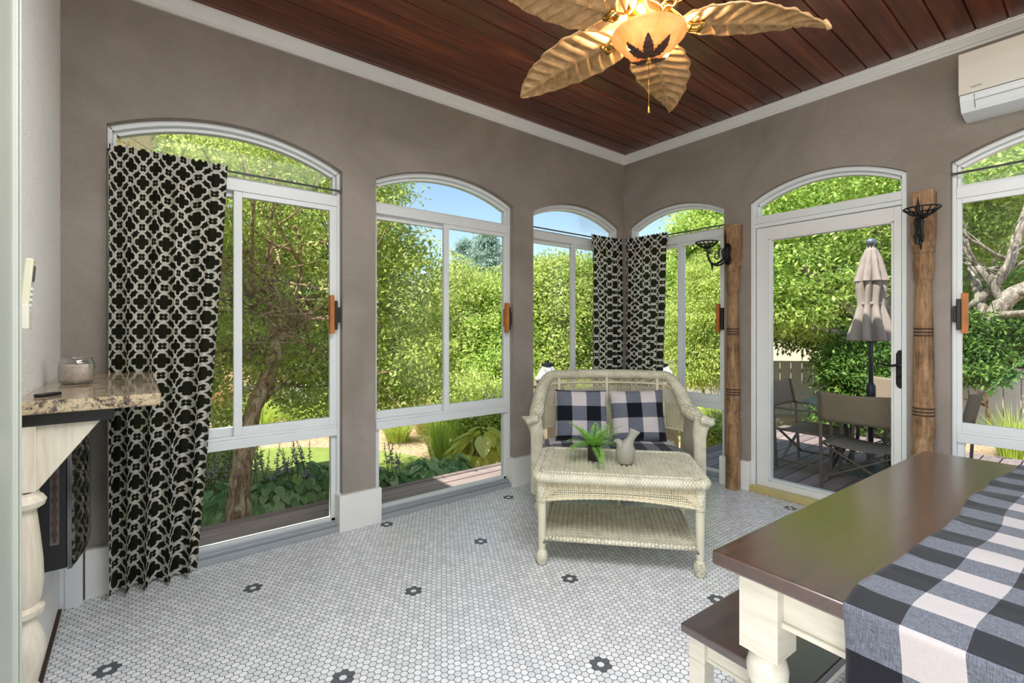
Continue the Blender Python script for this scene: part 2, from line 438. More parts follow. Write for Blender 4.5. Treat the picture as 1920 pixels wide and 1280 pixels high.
def m_blade():
    g = G('carved_palm_blade'); n = g.noise(g.coord('Object', (3, 3, 3)), 6, 5, 0.6, 1.0)
    col = g.ramp(n, [(0.3, srgb(148, 112, 70)), (0.6, srgb(188, 152, 106))])
    return g.done(g.bsdf(col, 0.42, 0, g.bump(n, 0.1, 0.003), 0.4))
MT['blade'] = m_blade()
def m_bowl():
    g = G('amber_glass_bowl'); n = g.noise(g.coord('Object'), 9, 5, 0.6, 1.5)
    col = g.ramp(n, [(0.35, srgb(236, 170, 88)), (0.6, srgb(250, 200, 126))])
    tl = g.node('ShaderNodeBsdfTranslucent'); g.l.new(col, tl.inputs[0])
    b = g.bsdf(col, 0.25, 0, None, 0.5, emis=col, estr=0.30)
    mx = g.node('ShaderNodeMixShader'); mx.inputs[0].default_value = 0.14
    g.l.new(b, mx.inputs[1]); g.l.new(tl.outputs[0], mx.inputs[2])
    return g.done(mx.outputs[0])
MT['bowl'] = m_bowl()
MT['bronze_leaf'] = simple('dark_bronze_leaf', (92, 62, 52), 0.4, 0.5, var=0.2)
MT['mirror'] = simple('black_glass_front', (8, 8, 10), 0.03, var=0.0, spec=1.0, coat=1.0)
# ================================================================ mesh helpers
class MB:
    """collects shapes; build() links them as ONE mesh object"""
    def __init__(s): s.v = []; s.f = []; s.uv = []; s.mi = []; s.cur = 0
    def add(s, vs, fs, uvs=None):
        o = len(s.v); s.v += [tuple(v) for v in vs]
        for k, f in enumerate(fs):
            s.f.append(tuple(i + o for i in f)); s.mi.append(s.cur)
            s.uv.append(uvs[k] if uvs else [(0, 0)] * len(f))
    def box(s, x0, x1, y0, y1, z0, z1, M=None):
        if x0 > x1: x0, x1 = x1, x0
        if y0 > y1: y0, y1 = y1, y0
        if z0 > z1: z0, z1 = z1, z0
        vs = [Vector(p) for p in ((x0,y0,z0),(x1,y0,z0),(x1,y1,z0),(x0,y1,z0),(x0,y0,z1),(x1,y0,z1),(x1,y1,z1),(x0,y1,z1))]
        fs = [(0,3,2,1),(4,5,6,7),(0,1,5,4),(2,3,7,6),(1,2,6,5),(3,0,4,7)]
        uv = []
        for f in fs:
            a = vs[f[0]]; n = (vs[f[1]] - a).cross(vs[f[2]] - a)
            ax = max(range(3), key=lambda i: abs(n[i])); i, j = [(1,2),(0,2),(0,1)][ax]
            uv.append([(vs[q][i], vs[q][j]) for q in f])
        if M is not None: vs = [M @ v for v in vs]
        s.add(vs, fs, uv); return s
    def beam(s, a, b, w, h, up=(0,0,1)):
        a = Vector(a); b = Vector(b); d = b - a; L = d.length; d.normalize()
        u = Vector(up)
        if abs(d.dot(u)) > 0.98: u = Vector((1,0,0))
        x = d.cross(u).normalized(); z = x.cross(d).normalized()
        M = Matrix((( x.x, d.x, z.x, a.x),(x.y, d.y, z.y, a.y),(x.z, d.z, z.z, a.z),(0,0,0,1)))
        return s.box(-w/2, w/2, 0, L, -h/2, h/2, M)
    def grid(s, fn, nu, nv, closed_u=False, u0=0, u1=1, v0=0, v1=1, flip=False):
        vs = []; uvs = []
        for j in range(nv + 1):
            for i in range(nu + (0 if closed_u else 1)):
                r = fn(u0 + (u1 - u0) * i / nu, v0 + (v1 - v0) * j / nv)
                vs.append(r[:3]); uvs.append(r[3:5] if len(r) >= 5 else (i / nu, j / nv))
        W = nu if closed_u else nu + 1
        fs = []; fu = []
        for j in range(nv):
            for i in range(nu):
                i2 = (i + 1) % W if closed_u else i + 1
                f = (j*W+i, j*W+i2, (j+1)*W+i2, (j+1)*W+i)
                q = [uvs[k] for k in f]
                if closed_u and i2 == 0:
                    du = q[0][0] + (uvs[1][0] - uvs[0][0])
                    q[1] = (du, q[1][1]); q[2] = (du, q[2][1])
                if flip: f = f[::-1]; q = q[::-1]
                fs.append(f); fu.append(q)
        s.add(vs, fs, fu); return s
    def tube(s, pts, r, n=8, caps=True, sx=1.0, v_off=0.0, up=None, twist=0.0):
        """r: number, list or callable(t in m); sx squashes the section along its first axis"""
        P = [Vector(p) for p in pts]; m = len(P)
        T = []
        for i in range(m):
            a = P[max(0, i-1)]; b = P[min(m-1, i+1)]; T.append((b - a).normalized())
        u = Vector(up) if up else (Vector((0,0,1)) if abs(T[0].z) < 0.9 else Vector((1,0,0)))
        X = (u - T[0] * u.dot(T[0])).normalized()
        L = 0; vs = []; uvs = []
        for i in range(m):
            if i: L += (P[i] - P[i-1]).length
            X = (X - T[i] * X.dot(T[i])).normalized(); Y = T[i].cross(X)
            rr = r(L) if callable(r) else (r[i] if isinstance(r, (list, tuple)) else r)
            for k in range(n):
                a = 2*PI*k/n + twist
                vs.append(P[i] + X*(math.cos(a)*rr*sx) + Y*(math.sin(a)*rr)); uvs.append((k/n*2*PI*max(rr, 1e-4), L + v_off))
        fs = []; fu = []
        for i in range(m-1):
            for k in range(n):
                k2 = (k+1) % n
                f = (i*n+k, i*n+k2, (i+1)*n+k2, (i+1)*n+k); q = [uvs[j] for j in f]
                if k2 == 0:
                    q[1] = (2*PI*0.01*0 + uvs[i*n+k][0] + (uvs[i*n+1][0]), q[1][1]); q[2] = (uvs[(i+1)*n+k][0] + uvs[(i+1)*n+1][0], q[2][1])
                fs.append(f); fu.append(q)
        if caps:
            fs.append(tuple(range(n))[::-1]); fu.append([(0,0)]*n)
            fs.append(tuple((m-1)*n + k for k in range(n))); fu.append([(0,0)]*n)
        s.add(vs, fs, fu); return s
    def lathe(s, prof, c=(0,0,0), n=24, lobes=0, amp=0.0, a0=0.0, a1=2*PI, sq=None, capb=True, capt=True):
        """prof: list of (r,z)"""
        full = abs(a1 - a0 - 2*PI) < 1e-6
        vs = []; uvs = []; L = 0
        nn = n if full else n + 1
        for i, (r, z) in enumerate(prof):
            if i: L += math.hypot(r - prof[i-1][0], z - prof[i-1][1])
            for k in range(nn):
                a = a0 + (a1-a0)*k/n
                rr = r * (1 + amp * math.cos(lobes * a)) if lobes else r
                vs.append((c[0] + rr*math.cos(a), c[1] + rr*math.sin(a), c[2] + z)); uvs.append((a * max(r, 0.001), L))
        fs = []; fu = []
        for i in range(len(prof)-1):
            for k in range(n):
                k2 = (k+1) % nn
                f = (i*nn+k, i*nn+k2, (i+1)*nn+k2, (i+1)*nn+k); q = [uvs[j] for j in f]
                if full and k2 == 0:
                    q[1] = (2*PI*max(prof[i][0],.001), q[1][1]); q[2] = (2*PI*max(prof[i+1][0],.001), q[2][1])
                fs.append(f); fu.append(q)
        if full:
            if capb and prof[0][0] > 1e-5: fs.append(tuple(range(n))[::-1]); fu.append([(0,0)]*n)
            if capt and prof[-1][0] > 1e-5: fs.append(tuple((len(prof)-1)*n + k for k in range(n))); fu.append([(0,0)]*n)
        s.add(vs, fs, fu); return s
    def prism(s, poly, z0, z1, M=None):
        """poly: 2D outline (ccw) extruded from z0 to z1"""
        n = len(poly)
        vs = [Vector((x, y, z0)) for x, y in poly] + [Vector((x, y, z1)) for x, y in poly]
        if M is not None: vs = [M @ v for v in vs]
        fs = [tuple(range(n))[::-1], tuple(range(n, 2*n))] + [(i, (i+1) % n, n + (i+1) % n, n + i) for i in range(n)]
        s.add(vs, fs, [[(poly[i % n][0], poly[i % n][1]) for i in f] for f in fs]); return s
    def ball(s, c, r, n=12, sc=(1,1,1)):
        prof = [(max(1e-5, math.sin(PI*i/n)) * r, -math.cos(PI*i/n) * r) for i in range(n+1)]
        b = MB(); b.lathe(prof, (0,0,0), n=max(8, n), capb=False, capt=False)
        s.add([(c[0]+v[0]*sc[0], c[1]+v[1]*sc[1], c[2]+v[2]*sc[2]) for v in b.v], b.f, b.uv); return s
    def build(s, name, mats, parent=None, smooth=False, bevel=0.0, loc=None, rotz=None, seg=2, solid=0.0, sub=0):
        me = bpy.data.meshes.new(name)
        me.from_pydata(s.v, [], s.f)
        uvl = me.uv_layers.new(name='UVMap')
        flat = [c for f in s.uv for p in f for c in p]
        uvl.data.foreach_set('uv', flat)
        if not isinstance(mats, (list, tuple)): mats = [mats]
        for m in mats: me.materials.append(m)
        if len(mats) > 1: me.polygons.foreach_set('material_index', s.mi)
        if smooth: me.polygons.foreach_set('use_smooth', [True] * len(me.polygons))
        me.update()
        o = bpy.data.objects.new(name, me); C.objects.link(o)
        if smooth and smooth != 'all':
            md = o.modifiers.new('edges', 'EDGE_SPLIT'); md.split_angle = R(38)
        if solid: md = o.modifiers.new('thickness', 'SOLIDIFY'); md.thickness = solid; md.offset = 0
        if sub: md = o.modifiers.new('sub', 'SUBSURF'); md.levels = sub; md.render_levels = sub
        if bevel: md = o.modifiers.new('bevel', 'BEVEL'); md.width = bevel; md.segments = seg; md.limit_method = 'ANGLE'; md.angle_limit = R(40)
        if parent: o.parent = parent
        if loc: o.location = loc
        if rotz is not None: o.rotation_euler = (0, 0, rotz)
        return o
def tag(o, label=None, cat=None, group=None, kind=None):
    if label: o['label'] = label
    if cat: o['category'] = cat
    if group: o['group'] = group
    if kind: o['kind'] = kind
    return o
def empty(name, loc=(0,0,0), rotz=0.0):
    o = bpy.data.objects.new(name, None); C.objects.link(o)
    o.location = loc; o.rotation_euler = (0, 0, rotz); o.empty_display_size = 0.1
    return o
def kids(o): return [c for c in C.objects if c.parent == o]
def copy_tree(o, parent=None):
    c = o.copy(); C.objects.link(c)
    if parent: c.parent = parent
    for ch in kids(o): copy_tree(ch, c)
    return c
def fast_mesh(name, verts, quads, mat, parent=None, smooth=False, loc=None):
    """verts (N,3) array, quads (M,k) array"""
    verts = np.asarray(verts, dtype=np.float32); quads = np.asarray(quads, dtype=np.int32)
    M_, k = quads.shape
    me = bpy.data.meshes.new(name)
    me.vertices.add(len(verts)); me.vertices.foreach_set('co', verts.ravel())
    me.loops.add(M_ * k); me.loops.foreach_set('vertex_index', quads.ravel())
    me.polygons.add(M_)
    me.polygons.foreach_set('loop_start', np.arange(0, M_ * k, k, dtype=np.int32))
    me.polygons.foreach_set('loop_total', np.full(M_, k, dtype=np.int32))
    if smooth: me.polygons.foreach_set('use_smooth', np.ones(M_, dtype=bool))
    me.materials.append(mat); me.update(calc_edges=True)
    o = bpy.data.objects.new(name, me); C.objects.link(o)
    if parent: o.parent = parent
    if loc: o.location = loc
    return o
def arc_pts(u0, u1, z, rise, n=24, inset=0.0):
    """segment arch from (u0,z) to (u1,z) with given rise"""
    w = (u1 - u0) / 2; c = (u0 + u1) / 2
    Rr = (w*w + rise*rise) / (2*rise); zc = z + rise - Rr
    Rr -= inset
    pts = []
    for i in range(n + 1):
        u = (u0 + inset) + (u1 - u0 - 2*inset) * i / n
        pts.append((u, zc + math.sqrt(max(Rr*Rr - (u - c)**2, 0))))
    return pts
# ================================================================ floor, ceiling, walls
def make_floor():
    p = 0.0278; rowh = p * math.sqrt(3) / 2; rr = (p - 0.0026) / math.sqrt(3)
    flowers = [(0.459, 2.592), (1.041, 2.072), (1.70, 1.693), (-0.087, 2.308), (0.575, 1.709), (1.355, 1.185), (1.27, 2.901),
               (2.194, 2.807), (1.605, 2.32), (3.597, 1.411), (2.551, 1.647), (2.1, 1.15), (2.95, 2.35), (0.3, 1.2), (3.1, 0.9), (0.9, 0.4), (2.4, 0.3), (1.7, -0.4), (3.2, -0.3)]
    def key(x, y):
        r = round((y + 3) / rowh); off = (r % 2) * 0.5
        q = round((x + 1) / p - off); return r, q
    grey = set()
    for x, y in flowers:
        r, q = key(x, y)
        e = [(0, 1), (0, -1)] + ([(1, 0), (1, 1), (-1, 0), (-1, 1)] if r % 2 else [(1, -1), (1, 0), (-1, -1), (-1, 0)])
        for dr, dq in e: grey.add((r + dr, q + dq))
    cs = [[], []]
    for r in range(int((YR + 3) / rowh), int((YA + 0.04 + 3) / rowh)):
        for q in range(int((XL - 0.02 + 1) / p), int((XB + 0.05 + 1) / p)):
            x = (q + (r % 2) * 0.5) * p - 1; y = r * rowh - 3
            cs[1 if (r, q) in grey else 0].append((x, y))
    ang = np.array([R(30 + 60 * k) for k in range(6)])
    def hexes(c, r0, r1):
        c = np.array(c); n = len(c)
        top = np.stack([np.stack([c[:, 0] + r0*math.cos(a), c[:, 1] + r0*math.sin(a), np.zeros(n)], 1) for a in ang], 1)
        return top.reshape(-1, 3), np.arange(n * 6).reshape(-1, 6)
    me_objs = []
    v0, q0 = hexes(cs[0], rr, 0); v1, q1 = hexes(cs[1], rr, 0)
    gv = np.array([(XL-.05, YR-.05, -.0012), (XB+.1, YR-.05, -.0012), (XB+.1, YA+.1, -.0012), (XL-.05, YA+.1, -.0012)])
    me = bpy.data.meshes.new('floor')
    V = np.concatenate([v0, v1, gv]).astype(np.float32)
    L = np.concatenate([q0.ravel(), q1.ravel() + len(v0), np.arange(4) + len(v0) + len(v1)]).astype(np.int32)
    n6 = len(q0) + len(q1)
    me.vertices.add(len(V)); me.vertices.foreach_set('co', V.ravel())
    me.loops.add(len(L)); me.loops.foreach_set('vertex_index', L)
    me.polygons.add(n6 + 1)
    st = np.append(np.arange(n6) * 6, n6 * 6).astype(np.int32)
    me.polygons.foreach_set('loop_start', st)
    me.polygons.foreach_set('loop_total', np.append(np.full(n6, 6), 4).astype(np.int32))
    for m in (MT['tile'], MT['tile_grey'], MT['grout']): me.materials.append(m)
    me.polygons.foreach_set('material_index', np.concatenate([np.zeros(len(q0)), np.ones(len(q1)), [2]]).astype(np.int32))
    me.update(calc_edges=True)
    o = bpy.data.objects.new('floor', me); C.objects.link(o)
    tag(o, 'white hexagon mosaic tile floor dotted with grey tile flowers', 'floor', kind='structure')
make_floor()

def make_ceiling():
    b = MB(); w = 0.126; y = YA + 0.02; x0, x1 = XL - .05, XB + .05
    g = 0.007; dz = 0.009
    while y > YR - .05:
        y2 = y - w
        for (ya, za, yb, zb) in ((y, ZC + dz, y - g, ZC), (y - g, ZC, y2 + g*0.4, ZC), (y2 + g*0.4, ZC, y2, ZC + dz)):
            b.add([(x0, ya, za), (x1, ya, za), (x1, yb, zb), (x0, yb, zb)], [(0, 1, 2, 3)])
        y = y2
    b.box(x0, x1, YR - .05, YA + .05, ZC + .02, ZC + .06)
    o = b.build('ceiling', MT['ceiling'])
    tag(o, 'stained reddish brown board ceiling with v grooves', 'ceiling', kind='structure')
make_ceiling()

def wall_mesh(u0, u1, ops, top=ZC + .03, th=0.14, side=1):
    """wall in local u (x), outward y, z; ops: (ua, ub, z0, spring, rise)"""
    b = MB(); cur = u0
    def slab(ua, ub, za, zb):
        nz = max(1, int((zb - za) / 0.6)); 
        b.box(ua, ub, 0, th, za, zb)
    for (ua, ub, z0, sp, rise) in ops:
        slab(cur, ua, -0.3, top)
        if z0 > -0.2: slab(ua, ub, -0.3, z0)
        ar = arc_pts(ua, ub, sp, rise, 28) if rise else [(ua, sp), (ub, sp)]
        for (a, za), (c, zb) in zip(ar, ar[1:]):
            b.add([(a, 0, za), (c, 0, zb), (c, 0, top), (a, 0, top), (a, th, za), (c, th, zb), (c, th, top), (a, th, top)],
                  [(0, 1, 2, 3), (7, 6, 5, 4), (4, 5, 1, 0)])
        cur = ub
    slab(cur, u1, -0.3, top)
    return b
W1 = (-0.109, 1.010); W2 = (1.225, 2.372); W3 = (2.580, 3.700)
W4 = (-2.925, -1.965); D1 = (-1.763, -0.797); W5 = (-0.595, 0.525)
A_OPS = [(*W1, -0.3, SPR, RISE), (*W2, -0.3, SPR, RISE), (*W3, -0.3, SPR, RISE)]
B_OPS = [(*W4, -0.3, SPR, RISE), (*D1, -0.3, SPR, RISE), (*W5, -0.3, SPR, RISE), (0.74, 1.86, -0.3, SPR, RISE)]
wa = wall_mesh(XL - 0.14, XB + 0.14, A_OPS).build('wall_left', MT['plaster'], loc=(0, YA, 0))
tag(wa, 'grey brown plaster wall with three arched window openings', 'wall', kind='structure')
wb = wall_mesh(-YA, -YR, B_OPS).build('wall_right', MT['plaster'], loc=(XB, 0, 0), rotz=-PI/2)
tag(wb, 'grey brown plaster wall holding the glass door', 'wall', kind='structure')
b = MB(); b.box(XL - .14, XL, 0.2, YA, -.3, ZC + .03); b.box(XL - .14, XL, YR, -0.9, -.3, ZC + .03); b.box(XL - .14, XL, -0.9, 0.2, 2.2, ZC + .03)
tag(b.build('wall_side', MT['plaster_side']), 'pale plaster wall at far left behind the mantel shelf', 'wall', kind='structure')
b = wall_mesh(XL, XB, [(0.1, 1.7, 0.7, 2.2, 0), (2.0, 3.5, 0.7, 2.2, 0)]); 
tag(b.build('wall_rear', MT['plaster_side'], loc=(XL + XB, YR, 0), rotz=PI), 'pale rear wall behind the camera', 'wall', kind='structure')

# crown moulding, one trim per wall with mitred corner
CR = [(0, 2.860), (0.011, 2.860), (0.013, 2.872), (0.022, 2.876), (0.030, 2.888), (0.048, 2.905), (0.055, 2.909), (0.057, 2.918), (0.066, 2.919), (0.068, ZC + .004), (0, ZC + .004)]
def crown(name, label, a, b_):
    # a,b_: functions d -> (x,y)
    b = MB(); n = len(CR)
    vs = [(*a(d), z) for d, z in CR] + [(*b_(d), z) for d, z in CR]
    b.add(vs, [(i, (i+1) % n, n + (i+1) % n, n + i) for i in range(n)] + [tuple(range(n))[::-1], tuple(range(n, 2*n))])
    tag(b.build(name, MT['trim']), label, 'moulding', kind='structure')
crown('trim_1', 'white crown moulding above the three left windows', lambda d: (XL + d, YA - d), lambda d: (XB - d, YA - d))
crown('trim_2', 'white crown moulding above the door and air conditioner', lambda d: (XB - d, YA - d), lambda d: (XB - d, YR))
crown('trim_3', 'white crown moulding over the side wall', lambda d: (XL + d, YR), lambda d: (XL + d, YA - d))
# casing of the doorway beside the camera
b = MB(); b.box(XL, XL + 0.016, 1.30, 1.80, 0, 2.86); b.box(XL, XL + 0.026, 1.795, 1.835, 0, 2.86); b.box(XL + .026, XL + 0.031, 1.806, 1.814, 0, 2.86)
tag(b.build('trim_4', MT['casing'], bevel=0.003), 'white vertical door casing at left edge of the picture', 'door casing', kind='structure')
# white base blocks on the piers
def pier_base(b, u0, u1):
    b.box(u0 - .028, u1 + .028, -0.032, 0.10, 0, 0.225)
b = MB()
b.box(XL + .085, W1[0] + 0.02, -0.03, 0.1, 0, 0.225); pier_base(b, W1[1], W2[0]); pier_base(b, W2[1], W3[0])
tag(b.build('baseboard_left', MT['white'], loc=(0, YA, 0), bevel=0.004), 'white base blocks around the piers of the left wall', 'baseboard', kind='structure')
b = MB(); pier_base(b, W4[1], D1[0] - .02); b.box(D1[1] + .01, W5[0] - .01, -0.02, .1, 0, 0.2); 
tag(b.build('baseboard_right', MT['white'], loc=(XB, 0, 0), rotz=-PI/2, bevel=0.004), 'white base blocks beside the glass door', 'baseboard', kind='structure')
b = MB(); b.box(XL, XL + .075, YA - .07, YA - .001, 0, 0.33); b.box(XL+.02, XL + .08, YA - .075, YA - .001, 0, 0.30)
tag(b.build('trim_5', MT['alu'], bevel=0.003), 'short pale post stub in the corner under the fireplace', 'trim', kind='structure')
b = MB(); b.box(XL, XL + .012, 1.84, YA - .08, 0, 0.012)
tag(b.build('baseboard_side', MT['groove']), 'thin dark floor edge along the pale side wall', 'baseboard', kind='structure')

# ================================================================ windows and door
def arch_band(b, u0, u1, z, rise, i0, i1, y0, y1, n=28):
    A = arc_pts(u0, u1, z, rise, n, i0); B = arc_pts(u0, u1, z, rise, n, i1)
    for k in range(n):
        (a, za), (c, zc) = A[k], A[k+1]; (d, zd), (e, ze) = B[k], B[k+1]
        b.add([(a,y0,za),(c,y0,zc),(e,y0,ze),(d,y0,zd),(a,y1,za),(c,y1,zc),(e,y1,ze),(d,y1,zd)],
              [(3,2,1,0),(4,5,6,7),(0,1,5,4),(2,3,7,6)])
def arch_pane(b, u0, u1, zb, z, rise, ins, y, th=0.006):
    A = arc_pts(u0, u1, z, rise, 24, ins)
    poly = [(u0 + ins, zb), (u1 - ins, zb)] + [(u, zz) for u, zz in A[::-1]]
    M = Matrix(((1,0,0,0),(0,0,-1,y),(0,1,0,0),(0,0,0,1)))
    b.prism(poly, -th/2, th/2, M)
Y0 = 0.045   # room side of the frame inside the wall
def window(name, label, par_loc, rotz, u0, u1, mull, handle_u=None, hdir=-1, left_front=False, sash_front='right'):
    root = empty(name, par_loc, rotz); tag(root, label, 'window', kind='structure')
    b = MB(); f = 0.020
    # outer frame and arch
    b.box(u0, u0 + f, Y0, Y0 + .075, 0, SPR); b.box(u1 - f, u1, Y0, Y0 + .075, 0, SPR)
    arch_band(b, u0, u1, SPR, RISE, 0.0, 0.026, Y0, Y0 + .075)
    arch_band(b, u0, u1, SPR, RISE, 0.026, 0.046, Y0 + .03, Y0 + .075)
    b.box(u0 + f, u0 + f + .016, Y0 + .03, Y0 + .075, 2.09, SPR); b.box(u1 - f - .016, u1 - f, Y0 + .03, Y0 + .075, 2.09, SPR)
    b.box(u0 + f, u1 - f, Y0 - .004, Y0 + .08, 2.022, 2.088)      # head rail
    b.box(u0 + f, u1 - f, Y0 + .018, Y0 + .06, 2.088, 2.102)
    b.box(u0 + f, u1 - f, Y0 - .004, Y0 + .08, 0.588, 0.640)      # transom
    b.box(u0 + f, u1 - f, Y0 + .006, Y0 + .07, 0.640, 0.655)
    # lower fixed light
    b.box(u0 + f, u0 + f + .03, Y0 + .02, Y0 + .06, 0.05, 0.588); b.box(u1 - f - .03, u1 - f, Y0 + .02, Y0 + .06, 0.05, 0.588)
    b.box(u0 + f, u1 - f, Y0 + .02, Y0 + .06, 0.05, 0.072)
    fr = b.build('window_frame', MT['alu'], root, bevel=0.003)
    b = MB(); b.box(u0 - .0, u1 + .0, -0.005, Y0 + .08, 0, 0.032); b.box(u0, u1, 0.02, Y0 + .08, 0.032, 0.052); b.box(u0, u1, 0.034, 0.042, 0.03, 0.062)
    b.build('sill_track', MT['track'], root, bevel=0.003)
    # two sliding sashes; the mullion zone is where they overlap
    zb, zt = 0.655, 2.022
    def sash(a, c, y, st=0.042, sb=0.05, stt=0.03):
        s_ = MB()
        s_.box(a, a + st, y, y + .028, zb, zt); s_.box(c - st, c, y, y + .028, zb, zt)
        s_.box(a + st, c - st, y, y + .028, zb, zb + sb); s_.box(a + st, c - st, y, y + .028, zt - stt, zt)
        o = s_.build('window_sash', MT['alu'], root, bevel=0.0025)
        g_ = MB(); g_.box(a + st, c - st, y + .011, y + .017, zb + sb, zt - stt)
        g_.build('pane', MT['glass'], o)
    fl, bk = Y0 + .004, Y0 + .038
    sash(u0 + f, mull + .022, fl if sash_front == 'left' else bk, st=0.022)
    sash(mull - .022, u1 - f, bk if sash_front == 'left' else fl)
    g_ = MB(); g_.box(u0 + f + .03, u1 - f - .03, Y0 + .037, Y0 + .043, 0.072, 0.588); g_.build('pane', MT['glass'], root)
    g_ = MB(); arch_pane(g_, u0, u1, 2.102, SPR, RISE, 0.046, Y0 + .05); g_.build('pane', MT['glass'], root)
    if handle_u is not None:
        zc = 1.345
        s_ = MB(); h = hdir
        s_.box(handle_u, handle_u + h*0.016, Y0 - .032, Y0 + .01, zc - .05, zc + .045); s_.box(handle_u - h*0.022, handle_u, Y0 - .036, Y0 + .01, zc - .095, zc + .085)
        ob = s_.build('handle_bracket', MT['black'], root, bevel=0.003)
        s_ = MB(); s_.box(handle_u - h*0.024, handle_u - h*0.052, Y0 - .05, Y0 - .018, zc - .118, zc + .118)
        s_.box(handle_u - h*0.03, handle_u - h*0.046, Y0 - .02, Y0 + .008, zc - .07, zc + .07)
        s_.build('handle', MT['handle_wood'], root, bevel=0.004)
    return root
LA, LB = (0, YA, 0), (XB, 0, 0)
window('window_1', 'arched window half covered by the tall curtain', LA, 0, *W1, 0.448, handle_u=0.985, hdir=1)
window('window_2', 'arched window in the middle of the left wall', LA, 0, *W2, 1.785, handle_u=2.350, hdir=1)
window('window_3', 'arched window just left of the room corner', LA, 0, *W3, 3.11)
window('window_4', 'arched window just right of the room corner', LB, -PI/2, *W4, -2.40, handle_u=-1.985, hdir=1)
window('window_5', 'arched window right of the glass door', LB, -PI/2, *W5, -0.03, handle_u=-0.572, hdir=-1, sash_front='left')

def make_door():
    root = empty('door_1', LB, -PI/2); tag(root, 'white framed glass door to the deck under an arch', 'door', kind='structure')
    u0, u1 = D1; b = MB(); f = 0.03
    b.box(u0, u0 + f, Y0 - .02, Y0 + .08, 0, SPR); b.box(u1 - f, u1, Y0 - .02, Y0 + .08, 0, SPR)
    arch_band(b, u0, u1, SPR, RISE, 0.0, 0.028, Y0 - .01, Y0 + .075); arch_band(b, u0, u1, SPR, RISE, 0.028, 0.048, Y0 + .03, Y0 + .075)
    b.box(u0 + f, u0 + f + .018, Y0 + .03, Y0 + .075, 2.12, SPR); b.box(u1 - f - .018, u1 - f, Y0 + .03, Y0 + .075, 2.12, SPR)
    b.box(u0 + f, u1 - f, Y0 - .02, Y0 + .08, 2.07, 2.125); b.box(u0 + f, u1 - f, Y0 - .008, Y0 + .08, 2.04, 2.07)
    b.build('door_frame', MT['alu'], root, bevel=0.003)
    b = MB(); arch_pane(b, u0, u1, 2.125, SPR, RISE, 0.048, Y0 + .05); b.build('pane', MT['glass'], root)
    a, c = u0 + f + .006, u1 - f - .006; za, zt = 0.045, 2.035; st = 0.088
    gl, gr, gb, gt = -1.635, -0.872, 0.10, 1.945
    b = MB()
    b.box(a, gl, Y0, Y0 + .045, za, zt); b.box(gr, c, Y0, Y0 + .045, za, zt); b.box(gl, gr, Y0, Y0 + .045, za, gb); b.box(gl, gr, Y0, Y0 + .045, gt, zt)
    for (x0, x1, z0, z1) in ((gl, gl + .012, gb, gt), (gr - .012, gr, gb, gt), (gl, gr, gb, gb + .012), (gl, gr, gt - .012, gt)):
        b.box(x0, x1, Y0 - .008, Y0 + .05, z0, z1)
    leaf = b.build('door_leaf', MT['trim'], root, bevel=0.003)
    b = MB(); b.box(gl, gr, Y0 + .02, Y0 + .026, gb, gt); b.build('pane', MT['glass'], leaf)
    hu = -0.838
    b = MB(); pl = [(-.021, -.095), (-.012, -.115), (0, -.122), (.012, -.115), (.021, -.095), (.021, .095), (.012, .115), (0, .122), (-.012, .115), (-.021, .095)]
    b.prism([(hu + x, 1.0 + z) for x, z in pl], 0, 0.008, Matrix(((1,0,0,0),(0,0,-1,Y0),(0,1,0,0),(0,0,0,1))))
    b.tube([(hu, Y0, 1.03), (hu, Y0 - .05, 1.03)], 0.011, 12)
    b.tube([(hu, Y0 - .048, 1.03), (hu - .03, Y0 - .05, 1.022), (hu - .07, Y0 - .05, 1.026), (hu - .11, Y0 - .048, 1.037)], [0.009, 0.0075, 0.0065, 0.005], 10)
    b.ball((hu, Y0 - .004, 0.955), 0.011)
    b.build('door_handle', MT['dark_iron'], leaf, smooth=True)
    b = MB(); b.box(u0 + .004, u1 - .004, -0.02, Y0 + .09, 0, 0.045)
    b.build('threshold', MT['threshold'], root, bevel=0.004)
make_door()

# ================================================================ roof edge and house wing outside
b = MB()
b.box(XL - .3, XB + .27, YR - .3, YA + .30, 3.05, 3.18); b.box(XB + .25, XB + .29, YR - .3, YA + .32, 2.96, 3.18); b.box(XL - .3, XB + .29, YA + .28, YA + .32, 2.96, 3.18)
tag(b.build('trim_6', MT['siding']), 'roof overhang of the sun room', 'roof', kind='structure')
b = MB()
for k in range(9):
    b.box(-0.62, 0.0, 3.42 + k*.33, 3.42 + k*.33 + .315, 2.95, 2.97)
b.box(-0.0, 0.10, 3.42, 6.3, 2.90, 3.06); b.box(0.10, 0.14, 3.40, 6.3, 2.93, 3.09)
b.box(-5, 0.05, 3.42, 6.3, 3.0, 3.05)
tag(b.build('trim_7', MT['siding'], bevel=.004), 'cream slatted eave of the house wing seen above the curtain', 'eave', kind='structure')
b = MB(); b.box(-5, -0.62, 3.42, 6.3, -.4, 3.0)
for k in range(20): b.box(-0.62, -0.605, 3.42, 6.3, -.35 + k*.16, -.35 + k*.16 + .148)
tag(b.build('wall_outer', MT['siding']), 'cream sided wing of the house outside', 'wall', kind='structure')
